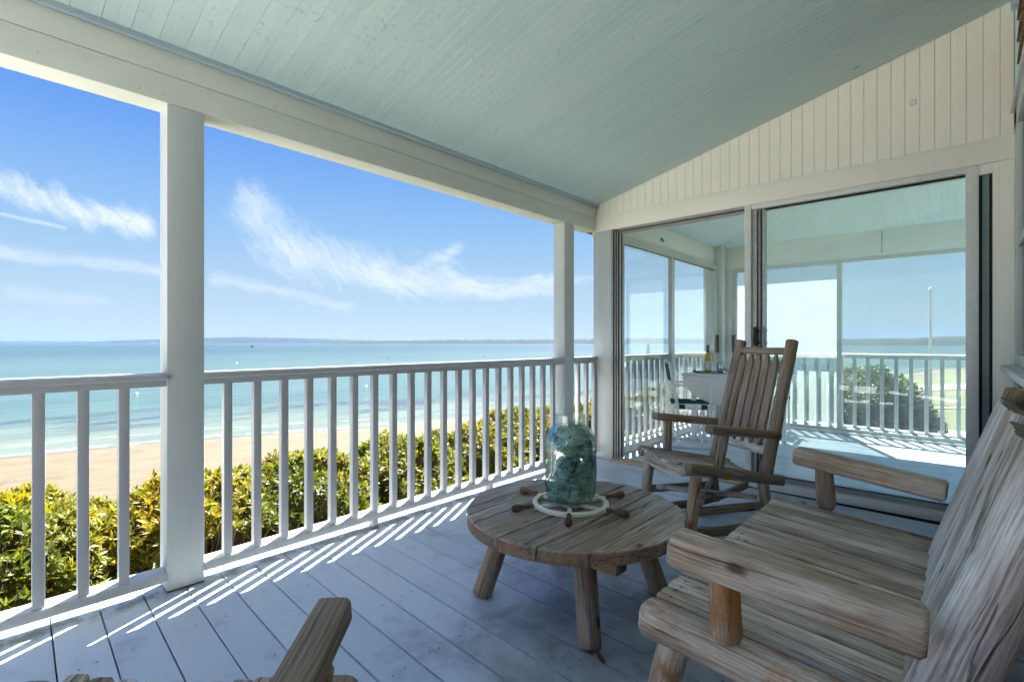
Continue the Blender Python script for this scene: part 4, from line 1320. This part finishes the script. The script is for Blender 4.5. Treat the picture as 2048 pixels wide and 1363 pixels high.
def mat_seaglass():
    m = bpy.data.materials.new("frosted_sea_glass"); m.use_nodes = True
    t = NT(m.node_tree); b = t.n['Principled BSDF']; out = t.n['Material Output']
    isl = t.island()
    c = t.ramp(isl, [(0, (.28, .56, .47)), (.2, (.46, .74, .66)), (.4, (.30, .60, .49)), (.55, (.58, .80, .73)), (.66, (.18, .40, .34)), (.82, (.50, .68, .70)), (.92, (.10, .15, .14)), (1., (.72, .86, .80))])
    n = t.noise(t.tc(), 90, 3, .6)
    setp(t, b, c, .38, t.bump(n, .25, .003), .5)
    tl = t.node('ShaderNodeBsdfTranslucent'); t.put(tl.inputs[0], t.mix(1., c, (1.35, 1.4, 1.35), 'MULTIPLY'))
    mx = t.node('ShaderNodeMixShader'); mx.inputs[0].default_value = .5
    t.l.new(b.outputs[0], mx.inputs[1]); t.l.new(tl.outputs[0], mx.inputs[2]); t.l.new(mx.outputs[0], out.inputs[0])
    return m
def sea_glass():
    r = random.Random(21); mb = MB()
    def Rj(z): # inner radius of the jar
        if z < .02: return .092
        if z < .26: return .1065
        return .1065 - (z - .26) * .55
    z0 = .4155; n = 0
    for k in range(560):
        z = .016 + .298 * r.random()
        rr = Rj(z) * (math.sqrt(r.random()) if r.random() < .35 else r.uniform(.82, .96))
        a = r.uniform(0, 2 * math.pi)
        s = r.choice((r.uniform(.014, .022), r.uniform(.020, .032), r.uniform(.028, .044)))
        rr = min(rr, Rj(z) - .35 * s)
        nrm = Vector((math.cos(a) * 1.1 + r.gauss(0, .55), math.sin(a) * 1.1 + r.gauss(0, .55), r.gauss(0, .6))).normalized()
        qd = nrm.to_track_quat('Z', 'Y').to_matrix()
        m_ = r.choice((4, 4, 5, 5, 6)); ph = r.uniform(0, 6); th = r.uniform(.0022, .0042)
        pts = [(s * r.uniform(.65, 1.2) * math.cos(ph + 2 * math.pi * j / m_), s * r.uniform(.65, 1.2) * .75 * math.sin(ph + 2 * math.pi * j / m_)) for j in range(m_)]
        c = Vector((rr * math.cos(a), rr * math.sin(a), z))
        cur = r.uniform(-6, 6)
        vs = []
        for f, hz in ((.86, -th), (1., 0), (.86, th)):
            for x, y in pts: vs.append(c + qd @ Vector((x * f, y * f, hz + cur * (x * x))))
        ok = True
        for p in vs:
            lim = Rj(max(p.z, .012)) - .001
            d = math.hypot(p.x, p.y)
            if d > lim: p.x *= lim / d; p.y *= lim / d
            if p.z < .0135: p.z = .0135
            if p.z > .318: p.z = .318
        fs = [list(range(m_))[::-1], list(range(2 * m_, 3 * m_))]
        for i in range(2):
            for j in range(m_): fs.append((i * m_ + j, i * m_ + (j + 1) % m_, (i + 1) * m_ + (j + 1) % m_, (i + 1) * m_ + j))
        mb.add(vs, fs)
    o = mb.build("sea_glass", mat_seaglass(), None, 40, Matrix.Translation((JX, JY, z0)), kind='stuff')
    tag(o, "frosted green and blue sea glass pieces heaped inside the jar", "sea glass")
sea_glass()

# ------------------------------------------------------------------ furniture in the glazed room
def director_chair():
    e = empty("director_chair", "white folding director's chair with green canvas, side on behind the open door", "chair", (0, 0, 0), 0, "director's chairs with green canvas")
    hw = .225
    for s in (-1, 1):
        mb = MB(); mb.box(-.215, .215, -.014, .014, 0.001, .030, bev=.003)
        o = mb.build("runner", M_chairw, e, 40); o.location = (0, s * hw, 0)
        mb = MB(); mb.box(-.012, .012, -.012, .012, .03, .64, bev=.003); o = mb.build("front_leg", M_chairw, e, 40); o.location = (.165, s * hw, 0)
        M, L = frame((-.165, s * hw, .44), (-.245, s * hw, .90)); sweep(rrect(.03, .022, .004, 2), L, 3, 0, 0, .003).build("back_post", M_chairw, e, 40, M)
        mb = MB(); mb.box(-.012, .012, -.012, .012, .03, .44, bev=.003); o = mb.build("rear_leg", M_chairw, e, 40); o.location = (-.165, s * hw, 0)
        mb = MB(); mb.box(-.24, .23, -.024, .024, .64, .660, bev=.004); o = mb.build("armrest", M_chairw, e, 40); o.location = (0, s * hw, 0)
        mb = MB(); mb.box(-.21, .21, -.014, .014, .40, .425, bev=.002); mb.box(-.21, .21, -.012, .012, .435, .458, bev=.002)
        o = mb.build("seat_rail", M_chairw, e, 40); o.location = (0, s * hw, 0)
        for hx_ in (-.12, .10):
            mb = MB(); mb.box(-.03, .03, -.003, .003, .402, .45); o = mb.build("hinge", M_bronze, e, 0); o.location = (hx_, s * (hw + .016), 0)
    log("cross_leg", (.08, -hw, .05), (.08, hw, .40), .011, M_chairw, e, amp=0)
    log("cross_leg", (.08, hw, .05), (.08, -hw, .40), .011, M_chairw, e, amp=0)
    # slung canvas
    mb = MB(); N = 10; vs = []
    for x in (-.20, .20):
        for k in range(N + 1):
            y = -hw + 2 * hw * k / N
            vs.append((x, y, .462 - .035 * (1 - (y / hw) ** 2)))
    vs += [(p[0], p[1], p[2] - .004) for p in vs]
    n = N + 1
    fs = []
    for k in range(N):
        fs += [(k, k + 1, n + k + 1, n + k), (2 * n + k, 3 * n + k, 3 * n + k + 1, 2 * n + k + 1), (k, 2 * n + k, 2 * n + k + 1, k + 1), (n + k, n + k + 1, 3 * n + k + 1, 3 * n + k)]
    mb.add(vs, fs); mb.build("seat_canvas", M_canvas, e, 60)
    mb = MB(); vs = []
    for (x, z) in ((-.207, .69), (-.240, .868)):
        for k in range(N + 1):
            y = -hw - .012 + 2 * (hw + .012) * k / N
            vs.append((x - .03 * (1 - (y / hw) ** 2), y, z))
    vs += [(p[0] - .004, p[1], p[2]) for p in vs]
    mb.add(vs, fs); mb.build("back_canvas", M_canvas, e, 60)
    return e
dc = director_chair()
d2 = copy_tree(dc)
d2['label'] = "folding director's chair with green canvas, mostly hidden beyond the white table"
dc.location = (5.28, 2.20, 0); dc.rotation_euler = (0, 0, R(-60))
d2.location = (6.55, 1.80, 0); d2.rotation_euler = (0, 0, R(185))
e = empty("dining_table", "white drop leaf table with one curved leaf hanging, laid with wine and glasses", "table", (5.75, 1.86, 0))
def ell(n, a, b_, cx=0, cy=0): return [(cx + a * math.cos(2 * math.pi * k / n), cy + b_ * math.sin(2 * math.pi * k / n)) for k in range(n)]
MB().box(-.36, .36, -.50, .50, .728, .752, bev=.006).build("tabletop", M_chairw, e, 40)
lf = [(-.48, .727), (.48, .727)] + [(.48 * math.cos(R(a)), .727 - .30 * math.sin(R(a))) for a in range(8, 176, 8)]
o = MB().prism([(y, z) for y, z in lf], 'x', -.372, -.352).build("leaf", M_chairw, e, 30)
MB().box(-.30, .30, -.42, .42, .64, .727, bev=.003).build("apron", M_chairw, e, 40)
for (x, y) in ((-.27, -.39), (-.27, .39), (.27, -.39), (.27, .39)):
    o = MB().box(-.022, .022, -.022, .022, .001, .64, bev=.003).build("leg", M_chairw, e, 40); o.location = (x, y, 0)
# tray, bottle, glasses, napkin
M_tray = mat_simple("white_tray", (.62, .63, .60), .4, .5); M_trayd = mat_simple("dark_tray_rim", (.03, .035, .035), .4, .5)
e = empty("serving_tray", "oval white serving tray with dark rim on the white table", "tray", (5.72, 2.08, .753), R(-40))
MB().prism(ell(36, .26, .17), 'z', .0, .008).build("tray_base", M_tray, e, 40)
mb = MB(); P_ = ell(36, .265, .175)
for k in range(36): mb.tube((*P_[k], .012), (*P_[(k + 1) % 36], .012), .006, .006, 6)
mb.tube((-.26, -.05, .014), (-.285, 0, .032), .007).tube((-.285, 0, .032), (-.26, .05, .014), .007).tube((.26, -.05, .014), (.285, 0, .032), .007).tube((.285, 0, .032), (.26, .05, .014), .007)
mb.build("rim", M_trayd, e, 40)
def mat_bottle(name, col, rough=.05):
    m, t, b = material(name)
    setp(t, b, col, rough); b.inputs['Transmission Weight'].default_value = .75; b.inputs['IOR'].default_value = 1.45
    return m
e = empty("wine_bottle", "yellow green bottle of white wine with dark foil neck on the tray", "bottle", (5.68, 2.17, .762))
MB().lathe([(.001, .004), (.030, .0), (.0375, .006), (.0375, .15), (.034, .185), (.022, .215), (.0145, .235), (.0140, .30), (.001, .302)], 28).build("glass_body", mat_bottle("wine_glass_green", (.50, .36, .02)), e, 50)
MB().lathe([(.0150, .228), (.0150, .306), (.001, .307)], 24).build("foil", M_trayd, e, 50)
mb = MB(); vs = []
for k in range(13):
    a = R(150 + 130 * k / 12)
    for z in (.03, .125): vs.append((.0381 * math.cos(a), .0381 * math.sin(a), z))
mb.add(vs, [(2 * k, 2 * k + 2, 2 * k + 3, 2 * k + 1) for k in range(12)]); mb.build("paper_label", M_tray, e, 60)
M_wineg = mat_pane("wine_glass_clear", (.93, .96, .98), 2.2, .05)
for lab, (x, y) in (("stemless wine glass standing in front of its twin beside the bottle", (5.66, 2.02)), ("stemless wine glass half hidden behind its twin", (5.76, 2.03))):
    e = empty("wine_glass", lab, "glass", (x, y, .7625), 0, "stemless wine glasses")
    op = [(.001, .0), (.024, .0), (.036, .018), (.042, .045), (.040, .08), (.034, .108)]
    MB().lathe(op + [(r - .0015 if r > .01 else r, z + .002) for r, z in op[::-1]], 28, closed=True).build("bowl", M_wineg, e, 60)
e = empty("napkin", "folded white napkin on the tray in front of the glasses", "napkin", (5.63, 1.93, .7625), R(20))
mb = MB(); N = 8
vs = [(-.07 + .14 * i / N, -.05 + .1 * j / N, .006 + .022 * (1 - abs(2 * i / N - 1)) * (.6 + .4 * math.sin(j))) for j in range(N + 1) for i in range(N + 1)]
vs += [(p[0], p[1], 0) for p in vs]
n = N + 1; q2 = n * n
fs = [(j * n + i, j * n + i + 1, (j + 1) * n + i + 1, (j + 1) * n + i) for j in range(N) for i in range(N)]
fs += [tuple(q2 + i for i in f[::-1]) for f in fs]
for i in range(N):
    fs += [(i, q2 + i, q2 + i + 1, i + 1), (N * n + i, N * n + i + 1, q2 + N * n + i + 1, q2 + N * n + i), (i * n, (i + 1) * n, q2 + (i + 1) * n, q2 + i * n), (i * n + N, q2 + i * n + N, q2 + (i + 1) * n + N, (i + 1) * n + N)]
mb.add(vs, fs); mb.build("cloth", M_tray, e, 40)

# dry leaves blown onto the deck
M_dry = mat_simple("dry_leaf_brown", (.20, .095, .04), .8, .2, 0, .3)
for lab, (x, y, rz, s) in (("curled dry brown leaf on the deck in front of the settee", (1.452, .905, 1.2, 1.)), ("small dry leaf on the deck under the settee arm by the door", (2.98, .22, .2, .8))):
    mb = MB(); N = 6; vs = []
    for k in range(N + 1):
        t_ = k / N; w = .011 * math.sin(math.pi * min(1, t_ * .9 + .08)); z = .004 + .020 * t_ * t_
        vs += [(.042 * t_, -w, z + .007), (.042 * t_, 0, z), (.042 * t_, w, z + .009)]
    mb.add([(a * s, b_ * s, c * s) for a, b_, c in vs], [(3 * k + j, 3 * k + j + 1, 3 * k + 4 + j, 3 * k + 3 + j) for k in range(N) for j in range(2)])
    o = mb.build("dry_leaf", M_dry, None, 60, Matrix.Translation((x, y, .001)) @ Matrix.Rotation(rz, 4, 'Z'))
    sol = o.modifiers.new("thick", 'SOLIDIFY'); sol.thickness = .0008
    tag(o, lab, "leaf", "dry leaves on the deck")

# ------------------------------------------------------------------ shrubs outside the railing
M_leaf = mat_leaf("shrub_leaf", (.027, .052, .006), (.055, .083, .007), (.090, .113, .011), (.29, .212, .010))
M_leafd = mat_leaf("evergreen_leaf", (.024, .055, .024), (.036, .074, .030), (.050, .092, .036), (.07, .11, .035))
M_twig = mat_simple("shrub_twig", (.13, .09, .06), .85, .2, 0, .3)
def shrub_mesh(seed, rx, ry, h, nclus, leafL, tip_amt, zlow=.30):
    """foliage of whorled leaf tufts over a lumpy dome plus the twigs that carry them; local z 0 = ground"""
    r = random.Random(seed); fol = MB(); tips = []; tw = MB()
    trunks = [(r.uniform(-.12, .12), r.uniform(-.12, .12)) for _ in range(6)]
    made = 0; tries = 0
    while made < nclus and tries < nclus * 6:
        tries += 1
        a = r.uniform(0, 2 * math.pi); zz = r.random() ** .75
        f = (1 - max(0, (zz - .45) / .55) ** 2.2) ** .5 if zz > .45 else 1.
        lump = 1 + .22 * mnoise.noise(Vector((math.cos(a) * 1.7 + seed, math.sin(a) * 1.7, zz * 3.2)))
        dep = 1 - abs(r.gauss(0, .16))
        k = f * lump * max(.25, dep)
        top = h * (1 + .10 * mnoise.noise(Vector((math.cos(a) * 2 * f + seed * 2, math.sin(a) * 2 * f, 1.))))
        p = Vector((rx * k * math.cos(a), ry * k * math.sin(a), top * (zlow + (1 - zlow) * zz * (.96 + .1 * r.random()))))
        if mnoise.noise(p * 3.1 + Vector((seed * 5., 0, 0))) < -.28: continue
        made += 1
        out = Vector((math.cos(a) * (.9 - .5 * zz), math.sin(a) * (.9 - .5 * zz), .55 + .9 * zz)) + Vector((r.gauss(0, .3), r.gauss(0, .3), r.gauss(0, .25)))
        out.normalize()
        if made % 4 == 0:
            t0 = r.choice(trunks)
            mid = Vector((t0[0] + (p.x - t0[0]) * .45, t0[1] + (p.y - t0[1]) * .45, p.z * .5))
            tw.tube((t0[0], t0[1], 0), mid, 0.013, .008, 5, cap=False); tw.tube(mid, p - out * .02, .007, .003, 4, cap=False)
        tip = tip_amt * max(0., min(1., (p.z / h - .45) * 1.8)) * (1 if r.random() < .7 else .2) * max(0, .75 + 1.1 * mnoise.noise(p * 1.9 + Vector((0, seed, 0))))
        nl = r.randint(7, 10); ph = r.uniform(0, 6)
        qd = out.to_track_quat('Z', 'Y').to_matrix()
        for j in range(nl):
            aa = ph + 2.4 * j; lift = R(r.uniform(15, 70))
            d = qd @ Vector((math.cos(aa) * math.cos(lift), math.sin(aa) * math.cos(lift), math.sin(lift)))
            side = d.cross(out)
            if side.length < .05: side = d.cross(Vector((1, 0, 0)))
            side.normalize(); up = side.cross(d)
            L = leafL * r.uniform(.55, 1.35); w = L * r.uniform(.13, .19)
            b0 = p + out * (.02 * (j / nl) - .02)
            m1 = b0 + d * L * .45 - up * .05 * L; t1 = b0 + d * L + up * r.uniform(-.25, .05) * L
            n0 = len(fol.v)
            fol.v += [b0, m1 + side * w + up * .05 * L, t1, m1 - side * w + up * .05 * L, m1]
            fol.f += [[n0, n0 + 4, n0 + 1], [n0 + 4, n0 + 2, n0 + 1], [n0, n0 + 3, n0 + 4], [n0 + 3, n0 + 2, n0 + 4]]
            fol.m += [0] * 4
            tips += [min(1., tip * r.uniform(.5, 1.2))] * 5
    return fol, tips, tw
def raw(mb, name, mat):
    me = bpy.data.meshes.new(name); me.from_pydata([tuple(p) for p in mb.v], [], mb.f); me.materials.append(mat); me.shade_smooth(); me.update()
    return me
VAR = []
for sd_, tipa in ((1, .55), (2, .75), (3, .5)):
    fol, tips, tw = shrub_mesh(sd_, .60, .56, 1.20, 2300, .047, tipa)
    fm = raw(fol, "foliage", M_leaf); at = fm.attributes.new('tip', 'FLOAT', 'POINT'); at.data.foreach_set('value', tips)
    VAR.append((fm, raw(tw, "stems", M_twig)))
fol, tips, tw = shrub_mesh(9, .60, .56, 1.18, 2100, .049, 1.5)
fm = raw(fol, "foliage", M_leaf); at = fm.attributes.new('tip', 'FLOAT', 'POINT'); at.data.foreach_set('value', tips)
GOLD = (fm, raw(tw, "stems", M_twig))
def shrub(var, x, y, rz, s, sz, label, group="shrubs along the porch railing"):
    e = empty("shrub", label, "shrub", (x, y, ground_z(x, y) - .02), rz, group)
    e.scale = (s, s, sz)
    o = bpy.data.objects.new("foliage", var[0]); link(o); o.parent = e
    o = bpy.data.objects.new("stems", var[1]); link(o); o.parent = e
    return e
rs = random.Random(12)
COMMON = "leafy green shrub in the hedge outside the white porch railing"
k = 0
x = -.8
while x < 8.0:
    gold = abs(x - .95) < .45 and True
    if abs(x - .85) < .4:
        shrub(GOLD, .90, 3.36, 1.1, .98, .97, "shrub with golden yellow new leaves beside the near porch post")
    else:
        shrub(VAR[k % 3], x, 3.38 + rs.uniform(-.06, .06), rs.uniform(0, 6.28), rs.uniform(.92, 1.06), (.96 if x < 1.7 else (.935 if x < 3.6 else 1.04)) * rs.uniform(.96, 1.04), COMMON)
    x += .80; k += 1
x = -.65
while x < 9.0:
    if not (.2 < x < .9 and False):
        shrub(VAR[(k + 1) % 3], x, 4.15 + rs.uniform(-.1, .1), rs.uniform(0, 6.28), rs.uniform(.85, 1.0), rs.uniform(.84, .92) * (.96 if x < 1.9 else (.95 if x < 4.2 else 1.05)), COMMON)
    x += .85; k += 1
# big dark evergreen beyond the far rail, seen through the door glass
fol, tips, tw = shrub_mesh(17, 1.0, 1.0, 1.75, 7000, .058, .2, .03)
fm = raw(fol, "foliage", M_leafd); at = fm.attributes.new('tip', 'FLOAT', 'POINT'); at.data.foreach_set('value', tips)
EV = (fm, raw(tw, "stems", M_twig))
def ev(x, y, rz, s, sz, label): return shrub(EV, x, y, rz, s, sz, label, "dark evergreens beyond the far railing")
ev(9.6, 1.2, .3, .92, .84, "rounded dark evergreen shrub seen through the middle of the door glass")
ev(9.8, 2.55, 2.3, 1.0, .72, "lower dark evergreen shrub behind the tall chair seen through the door glass")

# ------------------------------------------------------------------ lawn, walks and flagpole beyond
M_walk = mat_simple("pale_concrete_walk", (.27, .235, .205), .85, .2, 0, .12)
def strip(name, label, x0, x1, y0, y1, h=.03):
    zg = lambda x, y: ground_z(x, y)
    mb = MB(); N = 24; vs = []
    for k in range(N + 1):
        y = y0 + (y1 - y0) * k / N
        z0 = zg(x0, y) + h; z1 = zg(x1, y) + h
        vs += [(x0, y, z0), (x1, y, z1), (x1, y, z1 - .3), (x0, y, z0 - .3)]
    mb.add(vs, [(4 * k + j, 4 * k + (j + 1) % 4, 4 * k + 4 + (j + 1) % 4, 4 * k + 4 + j) for k in range(N) for j in range(4)])
    return tag(mb.build(name, M_walk, None, 0, kind='structure'), label, "path")
strip("path", "pale walk crossing the lawn close beyond the dark evergreen", 13.2, 14.4, -14, 2.0)
strip("path", "narrow white kerb strip further out on the lawn", 20.5, 21.0, -20, 3.0)
strip("path", "pale drive near the water beyond the lawn", 34, 42, -40, 6.0)
e = empty("flagpole", "thin white flagpole rising from the lawn beyond the door glass", "flagpole", (22.5, .9, ground_z(22.5, .9)))
MB().tube((0, 0, 0), (0, 0, 3.9), .05, .035, 12).build("pole", M_chairw, e, 50)
MB().lathe([(.001, 3.88), (.05, 3.92), (.06, 3.97), (.04, 4.02), (.001, 4.04)], 14).build("finial", M_chairw, e, 50)
MB().tube((.06, 0, .8), (.055, 0, 3.8), .006, .006, 5).build("halyard", M_chairw, e, 50)

# ------------------------------------------------------------------ sea haze
hm = bpy.data.materials.new("sea_haze"); hm.use_nodes = True
ht = NT(hm.node_tree); ht.n.remove(ht.n['Principled BSDF'])
pv = ht.node('ShaderNodeVolumePrincipled')
pv.inputs['Color'].default_value = (.15, .235, .40, 1); pv.inputs['Density'].default_value = .00017
ht.l.new(pv.outputs[0], ht.n['Material Output'].inputs['Volume'])
hb = MB().box(-6500, 6500, -6500, 6500, -16., 70.).build("haze", hm, None, 0, kind='stuff')
tag(hb, "thin blue sea haze over the bay", "haze")
